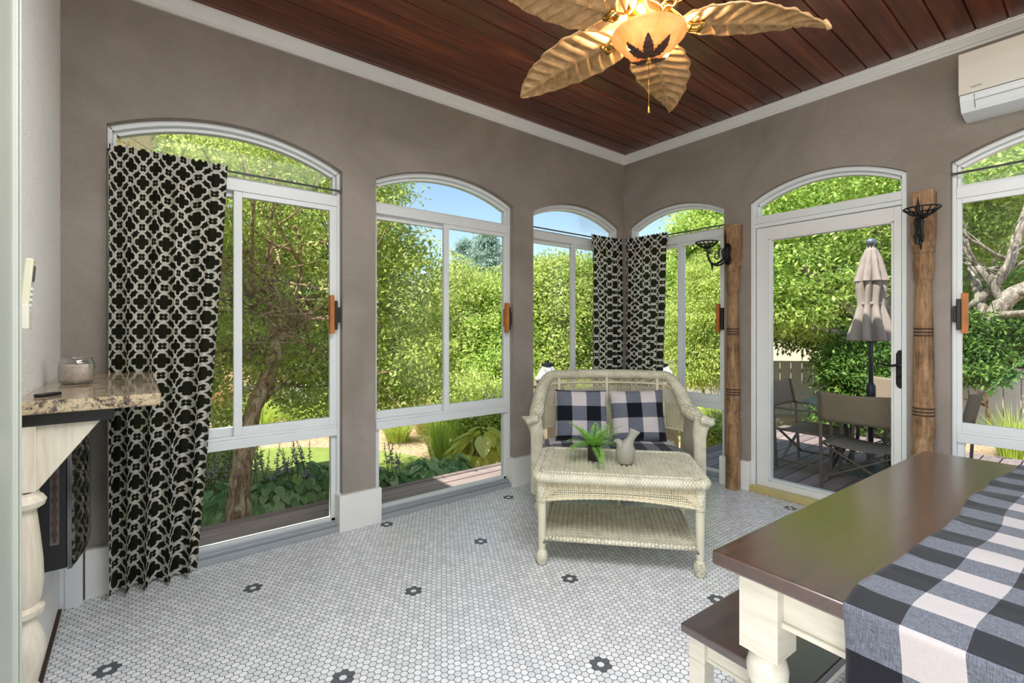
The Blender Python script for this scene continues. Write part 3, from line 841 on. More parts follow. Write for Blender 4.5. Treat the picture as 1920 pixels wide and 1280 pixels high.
# ================================================================ wicker loveseat (local x across, +y to its back)
def smooth_path(pts, n=12):
    P = [Vector(p) for p in pts]; out = []
    for i in range(len(P) - 1):
        p0 = P[max(0, i-1)]; p1 = P[i]; p2 = P[i+1]; p3 = P[min(len(P)-1, i+2)]
        for k in range(n):
            t = k / n
            out.append(0.5 * ((2*p1) + (-p0+p2)*t + (2*p0-5*p1+4*p2-p3)*t*t + (-p0+3*p1-3*p2+p3)*t**3))
    out.append(P[-1]); return out
def resample(P, step):
    out = [P[0].copy()]; acc = 0
    for a, b in zip(P, P[1:]):
        d = (b - a).length; t = step - acc
        while t <= d and d > 0:
            out.append(a + (b - a) * (t / d)); t += step
        acc = (acc + d) % step if d > 0 else acc
        acc = d - (t - step)
    out.append(P[-1].copy()); return out
def ridged(r, pitch, amp):
    return lambda L: r * (1 + amp * math.sin(2*PI*L/pitch))

def make_loveseat():
    cx, cy = 2.590, 2.105
    root = empty('wicker_loveseat', (cx, cy, 0), math.atan2(-0.739, 0.859))
    tag(root, 'cream wicker loveseat with rounded back standing in the room corner', 'loveseat')
    W = 0.545
    # legs
    def leg(x, y, h):
        b = MB(); b.lathe([(0.012, 0), (0.026, 0.012), (0.031, 0.03), (0.026, 0.05), (0.017, 0.062), (0.02, 0.08), (0.024, h)], (x, y, 0), 14)
        b.build('leg', MT['wicker_leg'], root, smooth=True)
    leg(-W, 0, 0.2); leg(W, 0, 0.2); leg(0, 0.01, 0.25); leg(-W + .05, 0.50, 0.3); leg(W - .05, 0.50, 0.3)
    # seat deck and woven apron
    b = MB(); b.box(-W + .03, W - .03, 0.01, 0.52, 0.30, 0.345); b.build('seat', MT['wicker'], root, bevel=0.01)
    b = MB()
    def ap(u, v):
        x = -W + .03 + (2*W - .06) * u; z = 0.34 - (0.15 - 0.05*math.sin(PI*u)) * v
        return (x, -0.015 - 0.006*abs(math.sin(u*46*PI)), z, x, z)
    b.grid(ap, 180, 8); b.grid(lambda u, v: (ap(u, v)[0], 0.0, ap(u, v)[2], *ap(u, v)[3:5]), 40, 4, flip=True)
    b.tube([(-W + .03 + (2*W-.06)*i/30, -0.012, 0.19 + .05*math.sin(PI*i/30)) for i in range(31)], 0.009, 8)
    b.tube([(-W + .03, -0.014, 0.345), (W - .03, -0.014, 0.345)], 0.014, 8)
    b.build('apron', MT['wicker'], root, smooth='all')
    # plan curve of the back: a(t) t in 0..1 from left arm front to right arm front
    def plan(t):
        a = PI * t
        x = -(W + .02) * math.copysign(abs(math.cos(a)) ** 0.62, math.cos(a)); y = 0.50 * abs(math.sin(a)) ** 0.62
        return x, y
    def rimz(t):
        s = min(t, 1 - t) * 2        # 0 front, 1 centre back
        e = max(0, min(1, (s - 0.14) / 0.42)); e = math.sin(e * PI / 2) ** 1.25
        return 0.625 + 0.265 * e + 0.012 * s
    path = []
    N = 200
    for i in range(N + 1):
        t = 0.10 + 0.80 * i / N
        x, y = plan(t); path.append(Vector((x, y, rimz(t))))
    left = [Vector((-W - .062, -.04, 0.630)), Vector((-W - .03, -0.02, 0.640)), Vector((-W - .02, .03, .632))]
    right = [Vector((-p.x, p.y, p.z)) for p in left][::-1]
    # back shell: vertical canes between seat rail and rim, following the plan curve
    b = MB()
    arc = 0; last = None; nxt = 0; pitch = 0.0115
    for i in range(0, 4001):
        t = 0.13 + 0.74 * i / 4000
        p = Vector(plan(t))
        if last is not None: arc += (p - last).length
        last = p
        if arc >= nxt:
            nxt += pitch
            s = min(t, 1 - t) * 2
            zb = 0.50 if s < 0.62 else 0.30
            x, y = plan(t)
            b.tube([(x*0.985, y*0.985, zb), (x, y, (zb + rimz(t))/2), (x, y, rimz(t))], 0.0034, 5, caps=False)
    for zf in (0.0,):
        pts = []
        for i in range(121):
            t = 0.14 + 0.72 * i/120; x, y = plan(t); pts.append((x*0.98, y*0.98, max(0.52, rimz(t) - 0.065)))
        b.tube(pts, 0.008, 8)
        for rng in ((0.13, 0.315), (0.685, 0.87)):
            pts = []
            for i in range(31):
                t = rng[0] + (rng[1]-rng[0])*i/30; x, y = plan(t); pts.append((x*0.985, y*0.985, 0.50))
            b.tube(pts, 0.007, 6)
    for zz in (0.56, 0.62, 0.68, 0.74, 0.80):
        pts = []
        for i in range(81):
            t = 0.16 + 0.68 * i/80; x, y = plan(t)
            if rimz(t) > zz + .03: pts.append((x*1.004, y*1.004, zz))
        b.tube(pts, 0.0022, 4)
    b.build('backrest', MT['wicker_cane'], root, smooth='all')
    for t in (0.315, 0.5, 0.685):
        b = MB(); x, y = plan(t); b.tube([(x*0.97, y*0.97, 0.22), (x*0.97, y*0.97, rimz(t))], 0.012, 8)
        b.build('back_post', MT['wicker_leg'], root, smooth='all')
    # wide wrapped rim over the back and down to the arms
    P = resample(left + path + right, 0.0038)
    nP = len(P)
    b = MB()
    def rr(L): return 0.0
    rad = []
    tot = 0
    for i in range(nP):
        f = i / (nP - 1); s = min(f, 1 - f) * 2
        base = 0.030 + 0.020 * math.sin(min(1, s / 0.55) * PI * 0.9) if s < 0.55 else 0.036 + 0.0
        base = max(base, 0.032)
        em = min(i, nP - 1 - i) * 0.0038; fade = min(1, em / .08); cap = math.sqrt(max(0.02, 1 - max(0, 1 - em / .026) ** 2))
        rad.append(base * cap * (1 + 0.085 * fade * math.sin(2*PI * i * 0.0038 / 0.019)))
    b.tube(P, rad, 14, v_off=0)
    for q in (P[0], P[-1]): b.ball(tuple(q), .030, 12)
    b.build('rim', MT['wicker'], root, smooth='all')
    # arms: woven front panel flaring out to the scroll, and open side
    for sx in (-1, 1):
        b = MB()
        def cs(u, v, sx=sx):
            z = 0.125 + 0.52 * v
            flare = 0.050 * max(0, (v - 0.72) / 0.28) ** 2
            wv = 0.050 - 0.012 * math.sin(PI * v) + flare * 0.3
            xc = sx * (W + 0.012 * math.sin(PI*v) + flare)
            a = 2 * PI * u
            rid = 1 + 0.05 * math.cos(22 * a)
            x = xc + math.copysign(abs(math.cos(a)) ** 0.7, math.cos(a)) * wv * rid
            y = 0.01 - 0.0 + math.copysign(abs(math.sin(a)) ** 0.7, math.sin(a)) * 0.036 * rid
            return (x, y - 0.012 + .02, z, u * 0.28, z)
        b.grid(cs, 88, 40, closed_u=True)
        b.tube([(sx*W - .045, -.012 + .02, .13), (sx*W, -.03, .118), (sx*W + .045, -.012 + .02, .13)], 0.010, 8)
        # side panel with ribs, from front post to the back under the arm
        def sp(u, v, sx=sx):
            y = 0.03 + 0.36 * u
            t = 0.10 + 0.0
            z0 = 0.16 + 0.10 * u; z1 = 0.62
            xx = W + 0.01 * math.sin(PI*v)
            return (sx * (xx + 0.004 * abs(math.sin(u * 20 * PI))), y, z0 + (z1 - z0) * v, y, z0 + (z1-z0)*v)
        b.grid(sp, 120, 10); b.grid(lambda u, v: (sp(u, v)[0] - sx*0.012, *sp(u, v)[1:]), 40, 6, flip=True)
        b.build('arm', MT['wicker'], root, smooth='all')
    return root
make_loveseat()

LS = Matrix.Translation((2.590, 2.100, 0)) @ Matrix.Rotation(math.atan2(-0.739, 0.859), 4, 'Z')
LSR = math.atan2(-0.739, 0.859)
# long seat cushion
def cushion_mesh(w, d, h, nu=40, nv=26, puff=1.0, sag=0.0, uvo=(0, 0), wr=0.0, seed=0):
    b = MB()
    def top(sgn):
        def f(u, v):
            x = (u - .5) * w; y = (v - .5) * d
            e = (1 - abs(2*u-1)**7) * (1 - abs(2*v-1)**7)
            e = max(0, e) ** 0.5
            pin = 1 - 0.05 * (1 - abs(2*u-1)) * (abs(2*v-1)**3)
            wn_ = wr * noise.noise(Vector((x*9 + seed, y*9, sgn))) * e
            bul = h/2 * e * (0.72 + 0.28 * math.sin(PI*u) ** 0.6 * math.sin(PI*v) ** 0.6 * puff) + wn_
            return (x * (1 - 0.035 * (1 - abs(2*v-1)**2) * puff), y * (1 - 0.035 * (1 - abs(2*u-1)**2) * puff), sgn * bul, x + uvo[0], y + uvo[1])
        return f
    b.grid(top(1), nu, nv); b.grid(top(-1), nu, nv, flip=True)
    return b
b = cushion_mesh(0.98, 0.50, 0.085, 60, 26, 0.3, uvo=(0.55, 0.0), wr=0.006)
o = b.build('seat_cushion', MT['stripe'], smooth='all')
o.matrix_world = LS @ Matrix.Translation((0, 0.235, 0.385))
tag(o, 'flat black and white striped seat cushion lying on the wicker loveseat', 'cushion')
def pillow(label, x, lean, uvo, yaw=0.0, roll=0.0, seed=0):
    b = cushion_mesh(0.40, 0.385, 0.14, 44, 44, 1.0, uvo=uvo, wr=0.012, seed=seed)
    o = b.build('throw_pillow', MT['gingham_pillow'], smooth='all')
    o.matrix_world = LS @ Matrix.Translation((x, 0.36, 0.600)) @ Matrix.Rotation(yaw, 4, 'Z') @ Matrix.Rotation(R(90) - lean, 4, 'X') @ Matrix.Rotation(roll, 4, 'Z')
    tag(o, label, 'pillow', 'gingham pillows on the loveseat')
pillow('black and white gingham pillow on the loveseat, the left of the two', -0.218, R(14), (0.19, 0.045), R(3), R(-1), 3)
pillow('black and white gingham pillow on the loveseat, right one behind the bird figurine', 0.208, R(16), (0.31, 0.02), R(-3), R(2), 8)

# ================================================================ wicker coffee table
CTR = math.atan2(-0.595, 0.541); CT = Matrix.Translation((1.9705, 1.5955, 0)) @ Matrix.Rotation(CTR, 4, 'Z')
def make_coffee_table():
    root = empty('wicker_coffee_table', (1.9705, 1.5955, 0), CTR)
    tag(root, 'cream wicker coffee table with lower shelf in front of the loveseat', 'coffee table')
    W = 0.402; D = 0.52; H = 0.50
    for sx in (-1, 1):
        for yy in (0.0, D - .02):
            b = MB()
            b.lathe([(0.010, 0), (0.021, 0.006), (0.029, 0.03), (0.030, 0.05), (0.024, 0.07), (0.016, 0.082), (0.019, 0.095), (0.0235, 0.33), (0.0235, 0.47)], (sx * W, yy, 0), 16)
            lg = b.build('leg', MT['wicker_leg'], root, smooth=True)
            b = MB(); b.lathe([(0.020, 0.008), (0.0305, 0.03), (0.0315, 0.05), (0.025, 0.07), (0.018, 0.078)], (sx * W, yy, 0), 24, lobes=12, amp=0.05)
            b.build('foot', MT['wicker'], lg, smooth='all')
    x0, x1, y0, y1 = -W - .035, W + .035, -0.035, D + .02
    # ribbed top
    b = MB(); nr = 30
    def tp(u, v):
        x = x0 + .045 + (x1 - x0 - .09) * u; y = y0 + .03 + (y1 - y0 - .06) * v
        return (x, y, H - 0.016 + 0.013 * abs(math.sin(PI * nr * u)) ** 0.7, x, y)
    b.grid(tp, nr * 8, 4)
    b.box(x0 + .02, x1 - .02, y0 + .02, y1 - .02, H - .035, H - .018)
    b.build('tabletop', MT['wicker_rib'], root, smooth='all')
    # rolled border with rounded corners
    def rect_path(ax, bx, ay, by, r, z, step=0.005):
        pts = []
        for (cx_, cy_, a0) in ((bx - r, by - r, 0), (ax + r, by - r, 90), (ax + r, ay + r, 180), (bx - r, ay + r, 270)):
            for k in range(9):
                a = R(a0 + 90 * k / 8); pts.append(Vector((cx_ + r*math.cos(a), cy_ + r*math.sin(a), z)))
        pts.append(pts[0].copy()); return resample(pts, step)
    b = MB(); P = rect_path(x0 + .005, x1 - .005, y0 + .005, y1 - .005, 0.05, H - .028)
    b.tube(P, [0.026 * (1 + 0.06 * math.sin(2*PI*i*0.005/0.021)) for i in range(len(P))], 14, up=(0,0,1))
    for xx in (x0 + .045, x1 - .045):
        P2 = resample([Vector((xx, y0 + .03, H - .006)), Vector((xx, y1 - .03, H - .006))], 0.004)
        for off in (-.012, -.004, .004, .012):
            b.tube([p + Vector((off, 0, 0.001)) for p in P2], [0.0045 * (1 + .3*math.sin(i*1.4 + off*300)) for i in range(len(P2))], 6)
    for yy in (y0 + .03, y1 - .03):
        P2 = resample([Vector((x0 + .04, yy, H - .006)), Vector((x1 - .04, yy, H - .006))], 0.005)
        b.tube(P2, [0.008 * (1 + .25*math.sin(i*1.3)) for i in range(len(P2))], 8)
    b.build('rolled_edge', MT['wicker'], root, smooth='all')
    # apron: solid woven corners, open lattice between
    b = MB()
    def side(p, q, nrm):
        p = Vector(p); q = Vector(q); L = (q - p).length; d = (q - p).normalized()
        n = int(L / 0.0105)
        for i in range(n + 1):
            f = i / n; s = p + d * (L * f); top = H - .045
            bot = H - .155 + 0.030 * math.sin(PI * f)
            b.tube([(s.x, s.y, bot), (s.x + nrm[0]*.002, s.y + nrm[1]*.002, top)], 0.0032, 5, caps=False)
        for zz in (0.0, 0.009, 0.018, .027, .036):
            P2 = [p + d*(L*k/60) + Vector((nrm[0]*.004*math.cos(k*PI), nrm[1]*.004*math.cos(k*PI), H - .052 - zz)) - Vector((0,0,0)) for k in range(61)]
            b.tube(P2, 0.0042, 5)
        for zz in (0.0, 0.009, .018):
            P2 = [p + d*(L*k/60) + Vector((nrm[0]*.004*math.cos(k*PI), nrm[1]*.004*math.cos(k*PI), H - .155 + zz + .030*math.sin(PI*k/60))) for k in range(61)]
            b.tube(P2, 0.0046 if zz else .0065, 5)
        for k0 in (0, 1):
            for m in range(9):
                zz = H - .085 - m*.008
                a0, a1 = (0.0, 0.13 - .012*m) if k0 == 0 else (1 - .13 + .012*m, 1.0)
                b.tube([p + d*(L*a0) + Vector((nrm[0]*.003, nrm[1]*.003, zz)), p + d*(L*a1) + Vector((nrm[0]*.003, nrm[1]*.003, zz))], 0.0042, 5)
        for m in range(3):
            zz = H - .118 + m*.012
            b.tube([p + d*(L*k/60) + Vector((nrm[0]*.003, nrm[1]*.003, zz + .012*math.sin(PI*k/60))) for k in range(61)], 0.0026, 5)
    a = 0.012
    side((-W - a, -a - .004, 0), (W + a, -a - .004, 0), (0, -1)); side((W + a, -a, 0), (W + a, D - .02 + a, 0), (1, 0))
    side((-W - a, D - .02 + a, 0), (W + a, D - .02 + a, 0), (0, 1)); side((-W - a, -a, 0), (-W - a, D - .02 + a, 0), (-1, 0))
    b.build('apron', MT['wicker_cane'], root, smooth='all')
    for sx in (-1, 1):
        for yy in (0, D - .02):
            b = MB(); b.lathe([(0.026 + .003*(k % 2), H - .165 + k*.0058) for k in range(21)], (sx*W, yy, 0), 24)
            b.build('corner_wrap', MT['wicker'], root, smooth='all')
    # lower shelf
    b = MB(); zs = 0.148; nr = 28
    def sh(u, v):
        x = -W + .018 + (2*W - .036) * u; y = 0.0 + (D - .02) * v
        return (x, y, zs + 0.010 * abs(math.sin(PI * nr * u)) ** 0.7, x, y)
    b.grid(sh, nr * 8, 4); b.grid(lambda u, v: (sh(u, v)[0], sh(u, v)[1], zs - .004, *sh(u, v)[3:]), 10, 4, flip=True)
    b.tube([(-W, -.005, zs - .004), (W, -.005, zs - .004)], 0.014, 10, sx=1.0); b.tube([(-W, D - .015, zs - .002), (W, D - .015, zs - .002)], 0.011, 8)
    for sx in (-1, 1): b.tube([(sx*(W - .01), 0, zs - .002), (sx*(W - .01), D - .02, zs - .002)], 0.011, 8)
    b.build('shelf', MT['wicker_rib'], root, smooth='all')
    for sx in (-1, 1): b = MB(); b.ball((sx*(W - .012), -.012, zs - .024), 0.008); b.build('bolt', MT['grey_line'], root, smooth='all')
make_coffee_table()

# fern in a small black pot
def make_fern():
    root = empty('potted_fern', (2.075, 1.862, 0.4985)); tag(root, 'green fern in a small black pot on the wicker coffee table', 'plant')
    b = MB(); b.lathe([(0.030, 0), (0.034, 0.003), (0.0365, 0.04), (0.0375, 0.082), (0.035, 0.084), (0.033, 0.072), (0.0, 0.070)], n=28)
    b.build('pot', MT['pot'], root, smooth=True)
    b = MB(); st = MB(); rng = random.Random(5)
    for k in range(30):
        az = k * 2.399 + rng.uniform(-.2, .2); L = rng.uniform(0.15, 0.235); el = rng.uniform(0.35, 1.25)
        d = Vector((math.cos(az), math.sin(az), 0)); side = Vector((-math.sin(az), math.cos(az), 0))
        pts = []; p = Vector((0, 0, 0.07)) + d * 0.006; e = el
        n = 22
        for i in range(n + 1):
            pts.append(p.copy()); e -= 0.055 * (1.2 - el * .5); p += (d * math.cos(e) + Vector((0, 0, math.sin(e)))) * (L / n)
        st.tube(pts, [0.0012 * (1 - i/(n+1)) + .0004 for i in range(n + 1)], 5)
        for i in range(3, n + 1):
            f = i / n; ln = 0.036 * math.sin(PI * min(1, 0.18 + f * 0.84)) ** 0.8 + .003
            t = (pts[i] - pts[i-1]).normalized(); up = side.cross(t)
            for sg in (-1, 1):
                dirv = (side * sg + t * 0.45).normalized(); dr = up * -0.12
                a = pts[i]; m1 = a + dirv * ln * .45 + t * 0.0034 + dr * ln * .3; m2 = a + dirv * ln * .45 - t * 0.0034 + dr * ln * .3; tip = a + (dirv + dr) * ln
                b.add([a, m2, tip, m1], [(0, 1, 2, 3)])
    b.build('frond', MT['leaf_fern'], root); st.build('stem', MT['stem'], root)
make_fern()
# stoneware bird
def make_bird():
    b = MB()
    def prof(path, n=20):
        """path: (x,y,z,rx,ry)"""
        P = path; vs = []; fs = []
        for (x, z, rx, ry, tilt) in P:
            for k in range(n):
                a = 2*PI*k/n; lx = math.cos(a)*rx; ly = math.sin(a)*ry
                vs.append((x + lx*math.cos(tilt), ly, z + lx*math.sin(tilt)))
        m = len(P)
        for i in range(m-1):
            for k in range(n): fs.append((i*n+k, i*n+(k+1)%n, (i+1)*n+(k+1)%n, (i+1)*n+k))
        fs.append(tuple(range(n))[::-1]); fs.append(tuple((m-1)*n+k for k in range(n)))
        b.add(vs, fs)
    prof([(0, 0, .030, .028, 0), (0, .004, .037, .034, 0), (0, .03, .050, .045, 0), (0, .06, .056, .050, 0), (0.001, .085, .053, .048, -.05), (.008, .106, .043, .040, -.25),
          (.018, .120, .030, .030, -.5), (.026, .134, .022, .021, -.55), (.036, .154, .021, .018, -.5), (.049, .180, .029, .017, -.45), (.053, .189, .032, .017, -.4), (.054, .192, .029, .013, -.4)])
    prof([(-.016, .070, .034, .038, .3), (-.024, .096, .031, .034, .5), (-.033, .116, .024, .026, .9), (-.044, .126, .017, .018, 1.2), (-.055, .129, .009, .009, 1.3), (-.066, .128, .0015, .0015, 1.4)])
    o = b.build('bird_figurine', MT['ceramic'], smooth='all', loc=(2.155, 1.70, 0.4985), rotz=CTR)
    o.modifiers.new('sub', 'SUBSURF').render_levels = 1
    tag(o, 'grey stoneware bird with upturned tail on the wicker coffee table', 'figurine')
make_bird()
# ================================================================ dining table, bench, runner
TR = math.atan2(0.479 - 0.556, 2.513 - 1.007); TB = Matrix.Translation((1.007, 0.556, 0)) @ Matrix.Rotation(TR, 4, 'Z')
TL, TW, TH = 1.508, 0.92, 0.76
def make_table():
    root = empty('dining_table', (1.007, 0.556, 0), TR); tag(root, 'dining table with dark wood top and cream turned legs at right', 'table')
    b = MB(); b.box(0, TL, -TW, 0, TH - .032, TH); b.build('tabletop', MT['tabletop'], root, bevel=0.005, seg=3)
    b = MB(); i = 0.045; t = 0.022
    b.box(i + .03, TL - i - .03, -i - .022, -i - .044, TH - .125, TH - .032); b.box(i + .03, TL - i - .03, -TW + i + .022, -TW + i + .044, TH - .125, TH - .032)
    for xx in (i + .022, TL - i - .044): b.box(xx, xx + t, -TW + i + .03, -i - .03, TH - .125, TH - .032)
    for xx in (i + .014, TL - i - .05): b.box(xx, xx + .034, -TW + i + .03, -i - .03, TH - .135, TH - .122)
    b.build('apron', MT['cream'], root, bevel=0.003)
    for lx in (i + .037, TL - i - .037):
        for ly in (-i - .037, -TW + i + .037):
            b = MB(); b.box(lx - .041, lx + .041, ly - .041, ly + .041, TH - .205, TH - .032)
            prof = [(0.020, 0), (0.026, .004), (0.030, .03), (0.026, .06), (0.020, .075), (0.028, .085), (0.028, .095), (0.022, .11), (0.026, .16), (0.036, .27), (0.044, .36), (0.046, .40),
                    (0.036, .425), (0.030, .432), (0.046, .440), (0.050, .448), (0.046, .456), (0.031, .462), (0.033, .475), (0.0405, .495), (0.042, .515), (0.037, .535), (0.031, .545), (0.037, .550), (0.037, .556)]
            b.lathe(prof, (lx, ly, 0), 32)
            b.build('leg', MT['cream'], root, smooth=True, bevel=0.0)
make_table()
def make_bench():
    root = empty('bench', (1.168, 0.735, 0), TR); tag(root, 'low bench with dark wood seat and cream legs pushed under the dining table', 'bench')
    L, W, H = 1.22, 0.315, 0.45
    b = MB(); b.box(0, L, -W, 0, H - .024, H); b.build('seat', MT['bench_top'], root, bevel=0.004, seg=3)
    b = MB()
    for yy in (-.04, -W + .022): b.box(.05, L - .05, yy - .0, yy + .018, H - .075, H - .024)
    for xx in (.03, L - .048): b.box(xx, xx + .018, -W + .03, -.03, H - .075, H - .024); b.box(xx - .004, xx + .022, -W + .03, -.03, H - .083, H - .073)
    b.build('apron', MT['cream'], root, bevel=0.002)
    for lx in (.04, L - .04):
        for ly in (-.038, -W + .038):
            b = MB(); b.box(lx - .024, lx + .024, ly - .024, ly + .024, H - .09, H - .024)
            b.add([(lx + sx*w, ly + sy*w, z) for z, w in ((0, .017), (H - .09, .024)) for sx, sy in ((-1,-1),(1,-1),(1,1),(-1,1))],
                  [(0,3,2,1),(4,5,6,7),(0,1,5,4),(1,2,6,5),(2,3,7,6),(3,0,4,7)])
            b.build('leg', MT['cream'], root, bevel=0.003)
make_bench()
def make_runner():
    # local coordinates of the table; runner goes along x, hangs over the near end
    y0, y1 = -0.262, -0.86
    b = MB(); hang = 0.36
    def f(u, v):
        s = -hang + (TL + 0.22 + hang) * u      # cloth length coordinate, 0 at near edge
        y = y0 + (y1 - y0) * v
        wob = 0.008 * math.sin(s * 7.3 + 0.5) + 0.004 * math.sin(s * 17)
        if s < 0.0: wob *= max(0.0, 1 + s*4)
        y += wob * (1 - v)
        wr = 0.5 + 0.5 * math.sin(s * 34 + 3.2 * noise.noise(Vector((s*3, y*3, 0))) + y * 2.5)
        n2 = noise.noise(Vector((s * 6, y * 5, 2.0)))
        lift = 0.004 + 0.007 * max(0, wr - .45) * (0.6 + n2) * min(1, max(0, (s - .03) * 6)) + 0.004 * max(0, n2)
        edge = math.exp(-((v) / 0.03) ** 2); 
        lift += 0.004 * edge * max(0, math.sin(s * 23))
        rad = 0.010
        if s < 0:
            a = min(-s / (rad * PI / 2), 1) * PI / 2
            x = -0.003 - math.sin(a) * rad * .6; z = TH + .0045 - (1 - math.cos(a)) * rad
            extra = max(0, -s - rad * PI / 2)
            z -= extra
            x -= 0.012 * (extra / hang) * (0.5 + 0.5 * math.sin(y * 21 + 1)) + .004
        elif s > TL:
            x = TL + .006; z = TH - (s - TL)
        else:
            x = s; z = TH + max(lift, 0.003)
        return (x, y, z, s, (y0 - y1) * v)
    b.grid(f, 420, 60)
    o = b.build('table_runner', MT['gingham_runner'], smooth='all', solid=0.002)
    o.matrix_world = TB
    o['label'] = 'black and white gingham cloth runner draped over the dining table'; o['category'] = 'table runner'
make_runner()

# ================================================================ mantel, fireplace, things on it
def make_mantel():
    root = empty('mantel_shelf', (XL, 2.4, 0)); tag(root, 'speckled granite mantel shelf on a limewashed bracket and turned post', 'shelf')
    b = MB()
    b.prism([(0, -.50), (.315, -.50), (.335, -.48), (.335, .555), (0, .555)], 1.008, 1.046)
    b.build('granite_slab', MT['granite'], root, bevel=0.006, seg=3)
    b = MB(); b.box(0, 0.215, -.47, .55, 0.972, 1.008); b.build('underboard', MT['underboard'], root, bevel=0.002)
    M = Matrix(((1,0,0,0),(0,0,1,0),(0,1,0,0),(0,0,0,1)))
    for yy in (-.455, .48):
        b = MB(); b.prism([(0, .78), (.045, .78), (.185, .972), (0, .972)][::-1], yy, yy + .03, M); b.box(0, .044, yy - .012, yy + .05, .78, .972)
        b.build('bracket', MT['limed'], root, bevel=0.003)
    b = MB()
    prof = [(.055, 0), (.055, .12), (.048, .14), (.052, .16), (.058, .18), (.044, .20), (.034, .22), (.046, .27), (.056, .32), (.050, .36), (.036, .40), (.034, .415), (.050, .425), (.052, .44), (.038, .45),
            (.046, .47), (.050, .52), (.048, .58), (.042, .65), (.036, .71), (.034, .725), (.052, .738), (.056, .752), (.048, .766), (.040, .772), (.040, .78)]
    b.lathe(prof, (0.008, -.44, 0), 28, a0=-PI/2, a1=PI/2)
    b.build('post', MT['limed'], root, smooth=True)
make_mantel()
def make_fireplace():
    root = empty('electric_fireplace', (XL, 2.60, 0)); tag(root, 'black wall mounted electric fireplace with bowed glass front', 'fireplace')
    z0, z1 = .41, .86; hw = .31
    b = MB()
    def prof(n=16): return [(0.092 + 0.032 * math.sin(PI * k / n) , -hw + 2*hw*k/n) for k in range(n + 1)]
    P = prof()
    b.prism([(0, -hw)] + [(0.080, -hw), (.080, hw)] + [(0, hw)], z0, z1)
    b.build('housing', MT['black'], root, bevel=0.004)
    b = MB(); b.prism([(0.0805, -hw - .004)] + P + [(0.0805, hw + .004)], z0 - .004, z1 + .004); b.build('glass_front', MT['mirror'], root, smooth=True)
    b = MB(); b.box(.036, .060, -hw - .003, -hw, z0 + .09, z1 - .06)
    b.build('vent', MT['grey_line'], root)
    b = MB(); b.box(.044, .052, -hw - .006, -hw - .002, z0 + .10, z1 - .07)
    for k in range(7): b.box(.040, .056, -hw - .007, -hw - .003, z0 + .12 + k*.04, z0 + .132 + k*.04)
    b.build('vent_rail', MT['bronze_leaf'], root)
make_fireplace()
def make_candle():
    root = empty('candle_jar', (-0.176, 2.44, 1.046)); root.scale = (.84, .84, 1.0); tag(root, 'cream candle in a clear glass jar on the granite shelf', 'candle')
    b = MB(); b.lathe([(0.0, .002), (.050, .002), (.058, .006), (.062, .016), (.0625, .075), (.060, .084), (.052, .090), (.052, .094), (.0555, .096), (.0555, .100), (.052, .101), (.049, .098), (.049, .090), (.057, .083), (.0595, .075), (.059, .018), (.055, .010), (0, .009)], n=40)
    b.build('glass_jar', MT['jar'], root, smooth='all')
    g = G('pink_patterned_wax'); co = g.coord('Object', (22, 22, 14))
    n = g.noise(co, 1.4, 3, 0.5, 2.2); n = g.M('ABSOLUTE', g.M('SUBTRACT', n, 0.5))
    col = g.ramp(n, [(0.0, srgb(226, 176, 168)), (0.03, srgb(238, 222, 206)), (0.2, srgb(242, 232, 214))])
    m = g.done(g.bsdf(col, 0.5, emis=None))
    b = MB(); b.lathe([(0.0, .010), (.054, .011), (.0575, .018), (.0578, .068), (.052, .072), (0, .070)], n=36); b.build('candle', m, root, smooth=True)
    b = MB(); b.tube([(0, 0, .07), (.001, 0, .079)], .0012, 6); b.build('wick', MT['black'], root)
make_candle()
b = MB(); b.prism([(-.013, -.032), (.013, -.032), (.015, -.03), (.015, .03), (.013, .032), (-.013, .032), (-.015, .03), (-.015, -.03)], 0, .009)
o = b.build('small_remote', MT['black'], bevel=0.0015, loc=(-.212, 2.035, 1.0465), rotz=R(-35)); tag(o, 'small flat black remote lying on the granite shelf', 'remote')
def make_remote():
    root = empty('wall_remote', (XL, 1.955, 1.352)); tag(root, 'cream remote control in a holder on the pale side wall', 'remote control')
    b = MB(); b.box(.002, .03, -.028, .028, -.10, -.03); b.box(0, .006, -.028, .028, -.10, .05); b.build('holder', MT['ac'], root, bevel=0.003)
    b = MB(); M = Matrix.Translation((.010, 0, -.095)) @ Matrix.Rotation(R(4.5), 4, 'Y'); b.box(-.005, .014, -.024, .024, 0, .2, M); o = b.build('body', MT['remote'], root, bevel=0.004)
    b = MB(); b.box(.0135, .0155, -.017, .017, .135, .18, M); b.build('screen', MT['grey_line'], o)
    b = MB()
    for k in range(5):
        for j in (-1, 1): b.box(.0135, .0165, j*.009 - .005, j*.009 + .005, .045 + k*.016, .053 + k*.016, M)
    b.build('button', MT['ac2'], o)
make_remote()

# ================================================================ curtains and rods
def rod(name_loc, p, q, label, r=.0065):
    b = MB(); b.tube([p, q], r, 10)
    for e in (p, q): b.ball(e, r * 1.35, 8)
    o = b.build('curtain_rod', MT['grey_line'], smooth='all'); tag(o, label, 'curtain rod', 'curtain rods across the arched windows')
rod(0, (W1[0] + .009, YA - .0 + .02, 2.115), (W1[1] - .009, YA + .02, 2.115), 'thin metal curtain rod across the leftmost arched window')
rod(0, (W3[0] + .009, YA + .02, 2.108), (W3[1] - .009, YA + .02, 2.108), 'thin dark curtain rod across the arched window left of the corner')
rod(0, (XB + .02, -W4[0] - .009, 2.108), (XB + .02, -W4[1] + .009, 2.108), 'thin dark curtain rod across the arched window right of the corner')
rod(0, (XB + .02, -W5[0] - .009, 2.165), (XB + .02, -W5[1] + .009, 2.165), 'thin curtain rod across the arched window right of the glass door')
